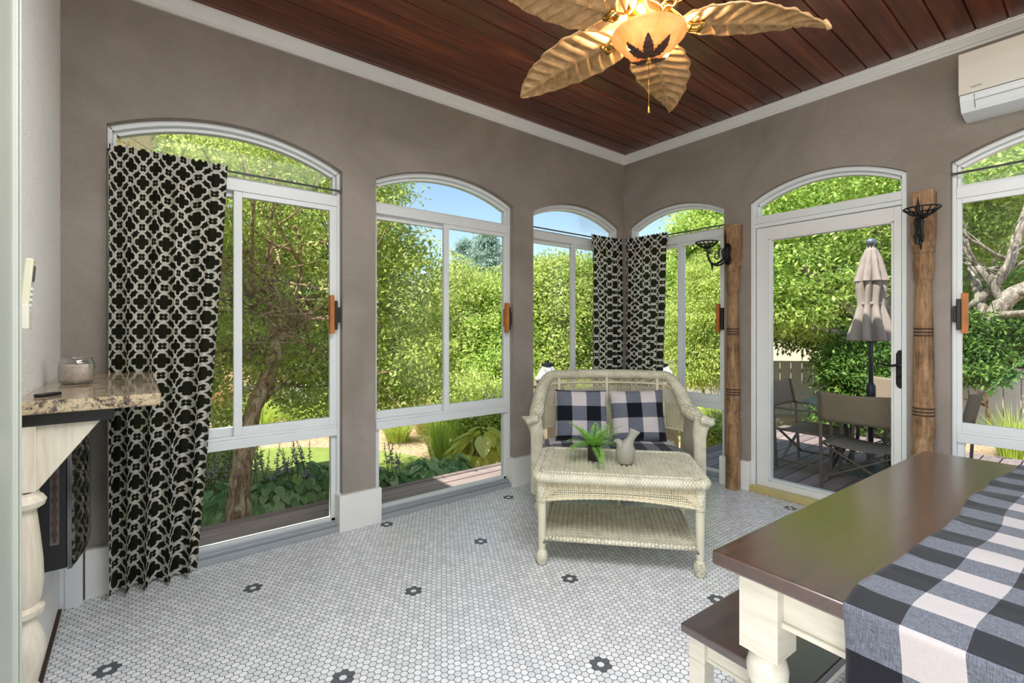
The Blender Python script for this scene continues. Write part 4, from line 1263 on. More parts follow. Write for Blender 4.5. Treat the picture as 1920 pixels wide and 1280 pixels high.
def curtain(name, label, mat_w, loc, rotz, w_top, w_mid, w_bot, ztop, zbot, folds, cloth_w, depth, seed, y_off=0.0, lean=0.0, group=None):
    """hangs from a rod; local x across, -y into the room. Narrower than the cloth, so it folds."""
    b = MB(); rng = random.Random(seed)
    ph = [rng.uniform(0, 6.28) for _ in range(6)]; amps = [rng.uniform(.6, 1.2) for _ in range(40)]
    H = ztop - zbot
    def f(u, v):
        z = ztop - H * v
        k = v
        w = w_top + (w_mid - w_top) * min(1, k / 0.55) if k < 0.55 else w_mid + (w_bot - w_mid) * (k - .55) / .45
        warp = u + 0.028 * math.sin(2*PI*u*1.3 + ph[0]) * k + 0.015 * math.sin(2*PI*u*3 + ph[1])*(1-k)
        x = w * warp
        env = 0.25 + 0.75 * min(1, v / 0.10)
        dens = folds
        a = 2*PI*dens*u + ph[2] + 0.7 * math.sin(v*3 + ph[3])
        fold = math.sin(a) + 0.35 * math.sin(2.3*a + ph[4]) * (1 - k)
        y = -depth * env * (0.5 + 0.5 * fold) * (0.45 + 0.55 * min(1, v * 1.5))
        # fine gathers at the rod pocket
        y += -0.006 * math.sin(2*PI*u*folds*3.2 + ph[5]) * math.exp(-v * 9)
        x += 0.010 * math.cos(a) * min(1, v * 2) * (1 if 0.02 < u < 0.98 else 0.3)
        zz = z + (0.006 * math.sin(2*PI*u*folds*2.2) if v > 0.985 else 0)
        if v == 0: zz = z + 0.005 * math.sin(2*PI*u*folds*3.3)
        return (x, y + y_off + lean * k, zz, cloth_w * (warp + .10 * math.sin(PI * warp)), z)
    b.grid(f, 260, 150)
    o = b.build(name, MT['curtain'], smooth='all'); o.location = loc; o.rotation_euler = (0, 0, rotz)
    tag(o, label, 'curtain', group or 'quatrefoil curtains'); return o
curtain('curtain', 'tall black and white quatrefoil curtain hanging to the floor beside the mantel', 0, (W1[0] + .005, YA - .012, 0), 0, 0.488, 0.415, 0.350, 2.135, 0.015, 4.6, 0.80, 0.10, 4, y_off=0.0, lean=-.02)
curtain('curtain', 'black and white quatrefoil curtain left of the room corner behind the loveseat', 0, (3.262, YA - .012, 0), 0, 0.435, 0.425, 0.41, 2.128, 0.72, 5.0, 0.56, 0.038, 9)
curtain('curtain', 'black and white quatrefoil curtain right of the room corner behind the loveseat', 0, (XB - .012, YA - .04, 0), -PI/2, 0.47, 0.45, 0.42, 2.128, 0.72, 5.4, 0.60, 0.038, 12)

# ================================================================ turned posts and sconces
def make_post(label, y):
    root = empty('wall_post', (3.694, y, 0), -PI/2); root.scale = (.88, .88, 1); tag(root, label, 'post', 'turned wooden posts on the wall')
    b = MB()
    # local: x along wall, -y into room
    b.box(-.058, .058, -.050, .062, 1.800, 2.072)
    oct_ = lambda w: [(-w, -w*.85), (w, -w*.85), (w, .06), (-w, .06)]
    n0 = len(b.v)
    b.add([(x, y_, z) for z, w in ((1.800, .058), (1.745, .050)) for x, y_ in ((-w, -w*.86), (w, -w*.86), (w, .062), (-w, .062))], [(0,1,5,4),(1,2,6,5),(2,3,7,6),(3,0,4,7),(7,6,5,4)])
    prof = [(.060, 0.0), (.061, .1), (.062, .46), (.060, .50), (.064, .51), (.064, .525), (.058, .535), (.052, .56), (.055, .60), (.060, .63), (.064, .645), (.062, .66), (.0635, .675), (.060, .685), (.061, .70),
            (.058, .73), (.057, .95), (.053, 1.2), (.049, 1.30), (.044, 1.48), (.042, 1.53), (.044, 1.545), (.052, 1.555), (.051, 1.565), (.049, 1.57), (.055, 1.60), (.059, 1.64), (.057, 1.67), (.050, 1.69), (.049, 1.70), (.060, 1.712), (.061, 1.725), (.056, 1.735), (.062, 1.75), (.060, 1.765), (.055, 1.775)]
    b.lathe(prof, (0, 0, 0), 36)
    b.build('shaft', MT['oldwood'], root, smooth=True, bevel=0.0)
    for zs_ in ((1.215, 1.235, 1.255), (.742, .762, .782)):
        b = MB()
        for zc in zs_:
            r = .0515 if zc > 1 else .0583
            b.lathe([(r - .006, zc - .007), (r + .0014, zc - .0045), (r + .0014, zc + .0045), (r - .006, zc + .007)], (0, 0, 0), 36)
        b.lathe([(r - .006, zs_[0] - .01), (r - .0055, zs_[2] + .01)], (0, 0, 0), 12)
        b.build('carved_band', MT['groove'], root, smooth='all')
make_post('old turned wooden post between the corner window and the glass door', 1.862)
make_post('old turned wooden post between the glass door and the right window', 0.705)
def make_sconce(label, loc, rotz, swing, mat):
    root = empty('candle_sconce', loc, rotz); root.scale = (1.42, 1.42, 1.42); tag(root, label, 'sconce', 'iron candle sconces on the turned posts')
    b = MB(); M = Matrix(((1,0,0,0),(0,0,-1,0),(0,1,0,0),(0,0,0,1)))
    b.prism([(-.014, -.055), (0, -.066), (.014, -.055), (.018, -.03), (.011, 0), (.018, .03), (.012, .05), (0, .058), (-.012, .05), (-.018, .03), (-.011, 0), (-.018, -.03)], 0, .012, M)
    b.box(-.010, .010, -.03, -.01, -.035, .035)
    b.build('wall_plate', mat, root, bevel=0.002)
    # arm frame turned by swing about the plate
    c, s = math.cos(swing), math.sin(swing)
    def T(x, z, y=0): return Vector((x*c - y*s, -.024 + -(x*s + y*c), z))
    b = MB()
    b.tube([T(.004, -.045), T(.004, .05)], .006, 8)
    b.tube([T(.004, .05), T(.006, .085), T(.006, .108), T(.006, .132)], [.004, .0075, .003, .001], 8)
    for sg in (1,):
        P = smooth_path([T(.004, .03), T(.022, .012), T(.018, -.03), T(.040, -.050), T(.068, -.060), T(.090, -.045), T(.102, -.01), T(.104, .02)], 8)
        b.tube(P, .0062, 8)
        P = smooth_path([T(.004, -.04), T(.02, -.055), T(.045, -.066), T(.075, -.062)], 6); b.tube(P, .005, 8)
        P = smooth_path([T(.03, .03), T(.045, .01), T(.04, -.02), T(.052, -.03), T(.066, -.02), T(.060, -.005)], 6); b.tube(P, .0036, 6)
        b.tube([T(.078, -.058), T(.078, -.078), T(.078, -.100)], [.009, .005, .001], 8)
    b.build('arm', mat, root, smooth='all')
    b = MB(); ctr = T(.108, .035)
    n = 14; r0, r1, h = .030, .058, .026
    for rr_, zz, tk in ((r0, 0, .003), (r1, h, .0032)):
        b.tube([ctr + Vector((math.cos(2*PI*k/40)*rr_, math.sin(2*PI*k/40)*rr_, zz)) for k in range(41)], tk, 6, caps=False)
    for k in range(n):
        a = 2*PI*k/n
        b.tube([ctr + Vector((math.cos(a)*r0, math.sin(a)*r0, 0)), ctr + Vector((math.cos(a)*r1, math.sin(a)*r1, h))], .0028, 5)
    b.lathe([(0.0, -.004), (.014, -.012), (.028, -.002), (.031, .001), (0, .001)], ctr, 20)
    b.build('candle_cup', mat, root, smooth='all')
make_sconce('black iron candle sconce on the post left of the glass door', (3.645, 1.872, 1.845), -PI/2, R(128), MT['dark_iron'])
make_sconce('black iron candle sconce on the post right of the glass door', (3.645, 0.715, 1.845), -PI/2, R(72), MT['dark_iron'])

# ================================================================ air conditioner
def make_ac():
    root = empty('air_conditioner', (XB, 0.525, 0)); tag(root, 'warm white wall mounted air conditioner under the crown moulding at top right', 'air conditioner')
    L = 0.84; M = Matrix(((1,0,0,0),(0,0,1,0),(0,1,0,0),(0,0,0,1)))
    body = [(0, 2.75), (-.212, 2.75), (-.214, 2.70), (-.214, 2.535), (-.205, 2.50), (-.165, 2.445), (-.05, 2.435), (0, 2.435)]
    b = MB(); b.prism(body, -L, 0, M); b.build('casing', MT['ac2'], root, bevel=0.003)
    b = MB(); b.prism([(-.2145, 2.755), (-.224, 2.752), (-.226, 2.68), (-.222, 2.53), (-.2145, 2.53)], -L - .002, .002, M); o = b.build('front_panel', MT['ac'], root, bevel=0.002)
    # louvre flap
    b = MB(); b.prism([(-.2095, 2.522), (-.214, 2.520), (-.178, 2.458), (-.172, 2.462)], -L + .08, -.06, M); b.build('louvre', MT['ac2'], root, bevel=0.001)
    b = MB()
    b.prism([(-.205, 2.521), (-.216, 2.521), (-.181, 2.457), (-.174, 2.460)], -.060, -.0575, M)
    b.prism([(-.212, 2.5305), (-.2165, 2.5305), (-.2165, 2.5275), (-.212, 2.5275)], -L, 0, M)
    b.prism([(-.1985, 2.492), (-.2005, 2.492), (-.1992, 2.490), (-.1970, 2.490)], -L + .08, -.06, M)
    b.build('seam', MT['grey_line'], root)
    # maker's word on the panel
    cu = bpy.data.curves.new('lettering', 'FONT'); cu.body = 'FUJITSU'; cu.size = 0.0135; cu.extrude = 0.0004; cu.align_x = 'LEFT'
    t = bpy.data.objects.new('lettering', cu); C.objects.link(t)
    dg = bpy.context.evaluated_depsgraph_get(); me = bpy.data.meshes.new_from_object(t.evaluated_get(dg))
    bpy.data.objects.remove(t)
    t = bpy.data.objects.new('lettering', me); C.objects.link(t); me.materials.clear(); me.materials.append(MT['grey_line']); t.parent = root
    t.matrix_local = Matrix(((0,0,-1,-.2245),(-1,0,0,-.045),(0,1,0,2.553),(0,0,0,1)))
make_ac()

# ================================================================ ceiling fan
def make_fan():
    fx = 0.7844*0.563 + 0.6203*1.96; fy = -0.6203*0.563 + 0.7844*1.96
    root = empty('ceiling_fan', (fx, fy, 0)); tag(root, 'brass ceiling fan with carved palm leaf blades and amber glass light', 'ceiling fan')
    b = MB(); b.lathe([(.075, ZC), (.072, ZC - .02), (.05, ZC - .045), (.02, ZC - .06), (.013, ZC - .065), (.013, 2.70), (.02, 2.69), (.05, 2.68), (.10, 2.66), (.115, 2.63), (.112, 2.60), (.118, 2.59), (.118, 2.575), (.10, 2.56), (.085, 2.545), (.05, 2.535), (.035, 2.52), (.04, 2.51), (.04, 2.50), (.0, 2.495)], n=36)
    b.build('motor', MT['brass'], root, smooth=True)
    b = MB(); b.lathe([(.015, 2.50), (.030, 2.50), (.030, 2.47), (.015, 2.465)], n=28); b.build('switch_housing', MT['brass'], root, smooth=True)
    # glass bowl
    bz = 2.375; kz = 0.74
    b = MB(); pr_ = [(.004, 0), (.05, .006), (.085, .026), (.112, .058), (.128, .092), (.137, .104), (.148, .112), (.150, .118), (.143, .119), (.131, .110), (.122, .094), (.106, .062), (.080, .032), (.048, .012), (.0, .008)]
    pr_ = [(r, bz + z * kz) for r, z in pr_]
    b.lathe(pr_, n=48, capt=False); b.build('glass_bowl', MT['bowl'], root, smooth='all')
    b = MB(); b.tube([(0, 0, bz + .10), (0, 0, bz - .012)], .004, 8); b.lathe([(.0, bz - .022), (.008, bz - .018), (.011, bz - .008), (.016, bz - .002), (.0, bz + .002)], n=16)
    b.tube([(0, 0, bz - .02), (.001, 0, bz - .20)], .0011, 6); b.lathe([(.0, bz - .235), (.005, bz - .232), (.006, bz - .215), (.003, bz - .20), (0, bz - .198)], n=12)
    b.build('pull_chain', MT['brass'], root, smooth='all')
    camdir = math.atan2(-fy, -fx)
    for k, da in enumerate((-50, -1, 47, 135, 225)):
        a = camdir + R(da); d = Vector((math.cos(a), math.sin(a), 0)); sd = Vector((-math.sin(a), math.cos(a), 0))
        b = MB()
        def lf(u, v, d=d, sd=sd):
            s = u; r = .010 + .100 * s; w = .021 * math.sin(PI * min(1, (s*.93 + .05))) ** .8 * (1 + .10 * math.sin(s * 44))
            t = 2*v - 1
            # hugs the outside of the bowl
            rr_ = r; zz = bz + np.interp(math.hypot(rr_, t*w), [0, .05, .085, .112, .128, .15], [0, .0045, .0192, .043, .068, .11]) - .004 - .002 * abs(t) + .0015 * math.sin(s*30 - abs(t)*4)
            return tuple(d * rr_ + sd * (t * w) + Vector((0, 0, zz - .004)))
        b.grid(lf, 30, 8); b.build('bronze_leaf', MT['bronze_leaf'], root, smooth='all', solid=0.002)
    Rb = 0.70
    for k in range(5):
        a = FWD - R(90) + R(137.9 - 72.6 * k)
        d = Vector((math.cos(a), math.sin(a), 0)); sd = Vector((-math.sin(a), math.cos(a), 0))
        b = MB()
        def bl(u, v, d=d, sd=sd, a=a):
            s = u; t = 2*v - 1
            w = 0.142 * (math.sin(PI * min(1.0, s) ** 0.78)) ** 0.62 * (1 - .12*s) if 0 < s < 1 else 0.0
            w = max(w, .0008)
            jag = 1 + 0.035 * math.sin(s * 34 + (0 if t > 0 else 1.6)) * min(1, s*3)
            r = 0.115 + (Rb - 0.115) * s
            t2 = abs(t)
            ph = (s * 9.5 - t2 * 1.35) % 1.0
            saw = (ph if ph < .8 else (1 - ph) * 4)
            z = 2.500 - 0.055 * s * s + 0.030 * saw * min(1, t2 * 5) * (1 - t2 ** 8) * min(1, (1 - s) * 6) - 0.020 * (1 - t2) ** 0.5 * 0.2
            z += 0.022 * t * math.cos(0)   # pitch
            if t2 < .035: z -= 0.006
            z -= 0.02 * t2 * t2 * -1 * 0.4
            return tuple(d * (r - .02 * t2 * t2) + sd * (t * w * jag) + Vector((0, 0, z)))
        b.grid(bl, 150, 44)
        blade = b.build('blade', MT['blade'], root, smooth='all', solid=0.007)
        b = MB()
        P = smooth_path([tuple(d*.08 + Vector((0,0,2.555))), tuple(d*.115 + Vector((0,0,2.525))), tuple(d*.15 + Vector((0,0,2.49))), tuple(d*.19 + Vector((0,0,2.482))), tuple(d*.215 + Vector((0,0,2.484)))], 6)
        for off in (-.022, .022): b.tube([Vector(p) + sd * off for p in P], .0065, 8)
        b.beam(d*.205 - sd*.032 + Vector((0,0,2.482)), d*.205 + sd*.032 + Vector((0,0,2.482)), .018, .012)
        b.beam(d*.165 - sd*.028 + Vector((0,0,2.484)), d*.165 + sd*.028 + Vector((0,0,2.484)), .010, .010)
        b.build('blade_arm', MT['brass'], root, smooth='all')
    for nm, off, e in (('bulb', (.075, -.03, 2.44), 12), ('bulb', (-.075, .03, 2.44), 12)):
        ld = bpy.data.lights.new('fan_bulb_light', 'POINT'); ld.energy = e; ld.color = (1, .76, .46); ld.shadow_soft_size = .025
        lo = bpy.data.objects.new('fan_bulb_light', ld); C.objects.link(lo); lo.location = (fx + off[0], fy + off[1], off[2])
        b = MB(); b.ball((off[0], off[1], off[2] - .012), .018, 10, (1, 1, 1.3))
        g = MT.get('bulbm')
        if not g:
            gg = G('lit_bulb_glass'); g = MT['bulbm'] = gg.done(gg.bsdf(srgb(255, 236, 200), 0.4, emis=srgb(255, 220, 160), estr=6.0))
        ob = b.build('bulb', g, root, smooth='all'); ob.location = (0, 0, -.02)
make_fan()
# ================================================================ ground, deck, patio set
cF, sF = math.cos(FWD), math.sin(FWD)
def at(px, f, z=None, py=None):
    r = (px - 960) / 892 * f
    X, Y = sF * r + cF * f, -cF * r + sF * f
    Z = z if z is not None else (1.25 - (py - 618) / 892 * f if py is not None else 0)
    return Vector((X, Y, Z))
GZ = -0.42
b = MB(); b.grid(lambda u, v: (-30 + 80*u, -20 + 80*v, GZ - .02 + 0.02 * noise.noise(Vector((u*40, v*40, 0)))), 90, 90)
tag(b.build('garden_bed', MT['mulch'], smooth='all'), 'tan mulched garden ground around the house', 'ground', kind='structure')
b = MB()
lp = [at(400, 6.0), at(440, 6.5), at(560, 6.7), at(650, 6.6), at(740, 6.4), at(815, 6.0), at(838, 5.65), at(800, 5.3), at(700, 5.0), at(600, 4.8), at(480, 5.0), at(420, 5.5)]
b.prism([(p.x, p.y) for p in smooth_path(lp + [lp[0]], 6)[:-1]][::-1], GZ - .05, GZ + .02)
tag(b.build('lawn', MT['lawn']), 'sunlit green lawn strip beyond the hostas', 'lawn', kind='structure')
def deck_mesh(x0, x1, y0, y1, z=-.05, gap=.010):
    b = MB(); y = y0
    while y < y1 - .01:
        b.box(x0, x1, y, min(y + .14 - gap, y1), z - .03, z); y += .14
    b.box(x0, x1, y0, y1, z - .3, z - .13); return b
tag(deck_mesh(-1.2, XB + .5, YA + .14, YA + .14 + .14*4.4, gap=.017).build('deck_walkway', MT['deck'], bevel=.003), 'narrow grey deck walkway along the left windows', 'deck', kind='structure')
tag(deck_mesh(XB + .14, 6.95, -2.8, 2.80).build('deck', MT['deck'], bevel=.003), 'grey brown board deck outside the glass door', 'deck', kind='structure')

DZ = -0.05
def make_chair():
    root = empty('patio_chair'); b = MB
    W = 0.26; t = .022
    for sx in (-1, 1):
        m = MB(); m.box(sx*W - t/2, sx*W + t/2, -.24, -.24 + t, 0, .56); m.build('leg', MT['chair_frame'], root, bevel=.003)
        m = MB(); m.beam((sx*W, .22, 0), (sx*W, .25, .58), t, t); m.beam((sx*W, .25, .56), (sx*W, .30, .80), t, t); m.build('leg', MT['chair_frame'], root, bevel=.003)
        m = MB(); m.box(sx*W - .024, sx*W + .024, -.27, .24, .555, .572); m.build('armrest', MT['chair_frame'], root, bevel=.004)
        for za, zb in ((.355, .378), (.07, .09)): m = MB(); m.box(sx*W - t/2, sx*W + t/2, -.23, .22, za, zb); m.build('side_rail', MT['chair_frame'], root, bevel=.003)
    for yy in (-.20, .18):
        m = MB(); m.beam((-W, yy, .08), (W, yy, .36), .012, .022, up=(0,1,0)); m.beam((W, yy + .014, .08), (-W, yy + .014, .36), .012, .022, up=(0,1,0)); m.build('crossbar', MT['chair_frame'], root)
    m = MB(); m.grid(lambda u, v: ((u-.5)*.50, -.23 + .44*v, .372 - .025*math.sin(PI*u), (u-.5)*.50, v*.44), 16, 10); m.build('seat_sling', MT['sling'], root, smooth='all', solid=.004)
    m = MB(); m.grid(lambda u, v: ((u-.5)*.50, .262 + .05*v + .02*math.sin(PI*u), .56 + .245*v - .012*math.sin(PI*u)*v, (u-.5)*.50, v*.25), 16, 8); m.build('back_sling', MT['sling'], root, smooth='all', solid=.004)
    return root
ch = make_chair()
spots = [(5.02, 1.76, 0, 'patio chair with taupe mesh seat at far left of the patio table'),
         (4.66, 1.235, PI/2, 'patio chair nearest the glass door, its back to the room'),
         (5.87, 1.36, -PI/2, 'patio chair beyond the umbrella pole facing the room'),
         (5.30, 0.98, PI, 'patio chair seen low through the right window')]
for i, (x, y, rz, lab) in enumerate(spots):
    o = ch if i == 0 else copy_tree(ch)
    o.location = (x, y, DZ); o.rotation_euler = (0, 0, rz)
    tag(o, lab, 'chair', 'patio chairs around the umbrella table')
UX, UY = 5.264, 1.374
def make_patio_table():
    root = empty('patio_table', (UX, UY, DZ)); tag(root, 'round blue grey cast metal patio table around the umbrella pole', 'table')
    b = MB(); b.lathe([(.03, .60), (.50, .60), (.52, .607), (.52, .620), (.505, .626), (.03, .622)], n=48, capb=False, capt=False); b.build('tabletop', MT['cast_metal'], root, smooth=True)
    for k in range(4):
        a = R(45 + 90*k); d = (math.cos(a), math.sin(a)); b = MB()
        P = smooth_path([(d[0]*.30, d[1]*.30, .60), (d[0]*.22, d[1]*.22, .45), (d[0]*.20, d[1]*.20, .28), (d[0]*.30, d[1]*.30, .10), (d[0]*.36, d[1]*.36, 0)], 5)
        b.tube(P, .016, 8); b.build('leg', MT['umbrella_pole'], root, smooth='all')
make_patio_table()
def make_umbrella():
    root = empty('patio_umbrella', (UX, UY, DZ)); tag(root, 'closed taupe patio umbrella standing through the round table', 'umbrella')
    b = MB(); b.lathe([(.25, 0), (.25, .02), (.20, .035), (.08, .06), (.035, .08), (.032, .22), (.0, .22)], n=40); b.build('base', MT['cast_metal'], root, smooth=True)
    b = MB(); b.tube([(0, 0, .05), (0, 0, 2.08)], .019, 14)
    b.lathe([(.019, .66), (.034, .68), (.038, .72), (.036, .79), (.024, .81), (.019, .82)], n=16); b.tube([(0.03, 0, .76), (.07, 0, .765), (.07, 0, .79)], .006, 6)
    b.build('pole', MT['umbrella_pole'], root, smooth='all')
    def canopy(prof, lobes, amp, name, seed, n=120):
        b = MB()
        def f(u, v):
            k = v * (len(prof) - 1); i = min(int(k), len(prof) - 2); t = k - i
            r = prof[i][0]*(1-t) + prof[i+1][0]*t; z = prof[i][1]*(1-t) + prof[i+1][1]*t
            a = 2*PI*u; am = amp * (prof[i][2]*(1-t) + prof[i+1][2]*t)
            rr = r * (1 + am * (abs(math.cos(lobes*a/2 + .3*math.sin(z*9 + seed))) - .5) * 1.6 + .07*noise.noise(Vector((math.cos(a)*3, math.sin(a)*3, z*6))))
            zz = z + (0.03 * abs(math.cos(lobes*a/2)) * (1 if v > .98 else 0))
            return (rr*math.cos(a), rr*math.sin(a), zz)
        b.grid(f, n, 40, closed_u=True); return b.build(name, MT['umbrella'], root, smooth='all', solid=.004)
    canopy([(.140, 1.20, 1), (.132, 1.27, 1), (.105, 1.40, 1), (.082, 1.52, .8), (.082, 1.58, .9), (.088, 1.68, 1), (.086, 1.76, 1), (.08, 1.85, .8), (.06, 1.95, .4), (.03, 2.03, .1)], 8, .42, 'canopy', 1)
    canopy([(.112, 1.74, 1), (.100, 1.78, 1), (.088, 1.85, .8), (.072, 1.94, .5), (.045, 2.03, .2), (.012, 2.05, .0)], 8, .34, 'vent_cap', 4)
    b = MB(); b.lathe([(.086, 1.525), (.091, 1.53), (.091, 1.545), (.086, 1.55)], n=32); b.build('tie', MT['umbrella'], root)
    b = MB(); b.lathe([(.0, 2.05), (.022, 2.055), (.026, 2.07), (.040, 2.085), (.044, 2.105), (.034, 2.125), (.0, 2.135)], n=20); b.build('finial', MT['cast_metal'], root, smooth='all')
make_umbrella()

# ================================================================ planting
NPR = np.random.default_rng(11)
def leaves(blobs, n_per, size, seed, flat=0.32, cl=0.16, per=34, aspect=0.45, droop=0.3):
    """blobs (x,y,z,rx,ry,rz); returns verts, quads of rhombic leaves grouped in sprays"""
    rng = np.random.default_rng(seed); VV = []
    for (x, y, z, rx, ry, rz) in blobs:
        nc = max(1, n_per // per)
        d = rng.normal(size=(nc, 3)); d /= np.linalg.norm(d, axis=1)[:, None]
        rad = rng.uniform(0.2, 1.0, nc) ** 0.45
        lump = 1 + 0.15*np.sin(d[:, 0]*7 + x) * np.cos(d[:, 2]*6 + y) + 0.12*np.sin(d[:, 1]*13 + y) * np.cos(d[:, 2]*15 + x)
        c = np.array([x, y, z]) + d * np.array([rx, ry, rz]) * (rad*lump)[:, None]
        cc = np.repeat(c, per, 0); dd = np.repeat(d, per, 0); m = len(cc)
        off = rng.normal(size=(m, 3)) * cl * np.array([1, 1, flat])
        p = cc + off
        ax = rng.normal(size=(m, 3)) + dd*0.7; ax[:, 2] -= droop; ax /= np.linalg.norm(ax, axis=1)[:, None]
        nrm = rng.normal(size=(m, 3))*0.6 + dd*0.5 + np.array([0, 0, .8])
        sd = np.cross(ax, nrm); sd /= np.linalg.norm(sd, axis=1)[:, None] + 1e-6
        up = np.cross(sd, ax)
        s = size * rng.uniform(.6, 1.35, m)[:, None]
        a = p; t = p + ax*s; l = p + ax*s*.5 + sd*s*aspect*.5 + up*s*.08; r = p + ax*s*.5 - sd*s*aspect*.5 + up*s*.08
        VV.append(np.stack([a, r, t, l], 1).reshape(-1, 3))
    V = np.concatenate(VV); return V, np.arange(len(V)).reshape(-1, 4)
def add_foliage(root, blobs, n, size, mat, seed, name='foliage', **kw):
    V, Q = leaves(blobs, n, size, seed, **kw)
    V = V - np.array(root.location)
    return fast_mesh(name, V, Q, mat, root)
def grow(b, p, d, L, r, depth, rng, bend=0.25, split=3, up=0.15):
    n = 7; pts = [p.copy()]; rad = [r]
    for i in range(n):
        d = (d + Vector((rng.uniform(-1,1), rng.uniform(-1,1), rng.uniform(-1,1)))*bend*.35 + Vector((0,0,up*.1))).normalized()
        p = p + d*(L/n); pts.append(p.copy()); rad.append(r*(1 - .5*(i+1)/n))
    b.tube(pts, rad, 8 if r > .04 else 5)
    if depth > 0:
        for k in range(split):
            i = rng.randint(3, n)
            nd = (d + Vector((rng.uniform(-1,1), rng.uniform(-1,1), rng.uniform(-.3,.8)))*.9).normalized()
            grow(b, pts[i], nd, L*rng.uniform(.55,.8), rad[i]*.65, depth-1, rng, bend, split, up)
def blobs_px(lst, f_def, r_def):
    out = []
    for q in lst:
        px, py = q[0], q[1]; f = q[2] if len(q) > 2 else f_def; r = q[3] if len(q) > 3 else r_def
        c = at(px, f, py=py); out.append((c.x, c.y, c.z, r, r, r*.8))
    return out
# the multi-limbed tree whose trunk stands just off the walkway
def tree_main():
    base = at(447, 3.98, GZ)
    root = empty('flaky_trunk_tree', base); tag(root, 'leafy tree with flaky trunk standing just past the deck at left', 'tree', 'trees around the garden')
    rng = random.Random(3); b = MB()
    t0 = Vector((0,0,-.05)); A = [at(447, 3.98, py=1010) , at(449, 3.98, py=930), at(458, 4.0, py=845), at(476, 4.1, py=765), at(505, 4.2, py=700), at(520, 4.3, py=640)]
    A = [p - base for p in A]
    P = smooth_path(A, 6); m = len(P)
    b.tube(P, [0.095 - .03*min(1, i/m*1.6) + (.03*(1 - i/6) if i < 6 else 0) + .006*math.sin(i*1.7) for i in range(m)], 14)
    top = P[-1]
    for (px, py, f, r) in ((470, 470, 4.3, .045), (560, 430, 4.4, .05), (600, 560, 4.4, .04), (400, 560, 4.2, .04), (610, 660, 4.5, .035), (360, 700, 4.3, .03), (520, 330, 4.6, .04), (690, 520, 4.7, .035), (430, 640, 4.3, .03)):
        e = at(px, f, py=py) - base; s = P[rng.randint(m-14, m-1)] if py > 600 else top
        mid = s.lerp(e, .5) + Vector((rng.uniform(-.12,.12), rng.uniform(-.12,.12), rng.uniform(-.05,.15)))
        Q = smooth_path([s, s.lerp(mid, .5) + Vector((.03,.02,.03)), mid, e], 6)
        b.tube(Q, [r*(1 - .75*i/len(Q)) for i in range(len(Q))], 8)
        for k in range(8):
            q = Q[rng.randint(4, len(Q)-1)]
            grow(b, q, Vector((rng.uniform(-1,1), rng.uniform(-1,1), rng.uniform(-.4,.6))).normalized(), .7, r*.4, 1, rng, .5, 3)
    b.build('trunk', MT['bark'], root, smooth='all')
    L = [(345,430,5.2,.7),(380,330,5.6,.8),(390,560,5.0,.6),(350,660,5.0,.55),(440,260,5.8,.8),(450,420,5.6,.7),(500,300,6.0,.8),(520,470,5.8,.65),(470,640,5.6,.5),(560,250,6.2,.8),
         (600,380,6.0,.75),(590,560,5.8,.6),(560,690,5.6,.5),(640,300,6.3,.7),(640,480,6.0,.65),(660,640,5.8,.6),(600,740,5.6,.45),(690,420,6.2,.55),(712,352,6.6,.34),(745,455,6.3,.4),(720,560,6.0,.65),
         (740,670,6.0,.6),(770,525,6.3,.5),(775,590,6.2,.5),(700,740,5.8,.45),(770,720,6.1,.45),(380,760,5.0,.4),(335,540,5.2,.6),(640,180,6.4,.8),(520,180,6.2,.8)]
    L = [(a, b_, c_*.80, d_*.80) for a, b_, c_, d_ in L]
    add_foliage(root, blobs_px(L, 5.5, .7), 1700, .052, MT['leaf_tree'], 5, flat=.3, cl=.12, per=26)
tree_main()
def simple_tree(name, label, px, f, trunk_h, blobs, n, size, mat, seed, bark='bark', cat='tree', group='trees around the garden', **kw):
    base = at(px, f, GZ); root = empty(name, base); tag(root, label, cat, group)
    rng = random.Random(seed); b = MB()
    P = smooth_path([(0,0,-.1), (.03,.02,trunk_h*.5), (0,.05,trunk_h)], 6)
    tr = .11 if cat == 'tree' else .03
    b.tube(P, [tr*(1 - .4*i/len(P)) for i in range(len(P))], 8)
    for k in range(6): grow(b, Vector(P[-1]), Vector((rng.uniform(-1,1), rng.uniform(-1,1), rng.uniform(.2,1))).normalized(), trunk_h*.6, tr*.45, 1, rng)
    b.build('trunk', MT[bark], root, smooth='all')
    add_foliage(root, blobs_px(blobs, f, 1.0), n, size, MT[mat], seed, **kw); return root
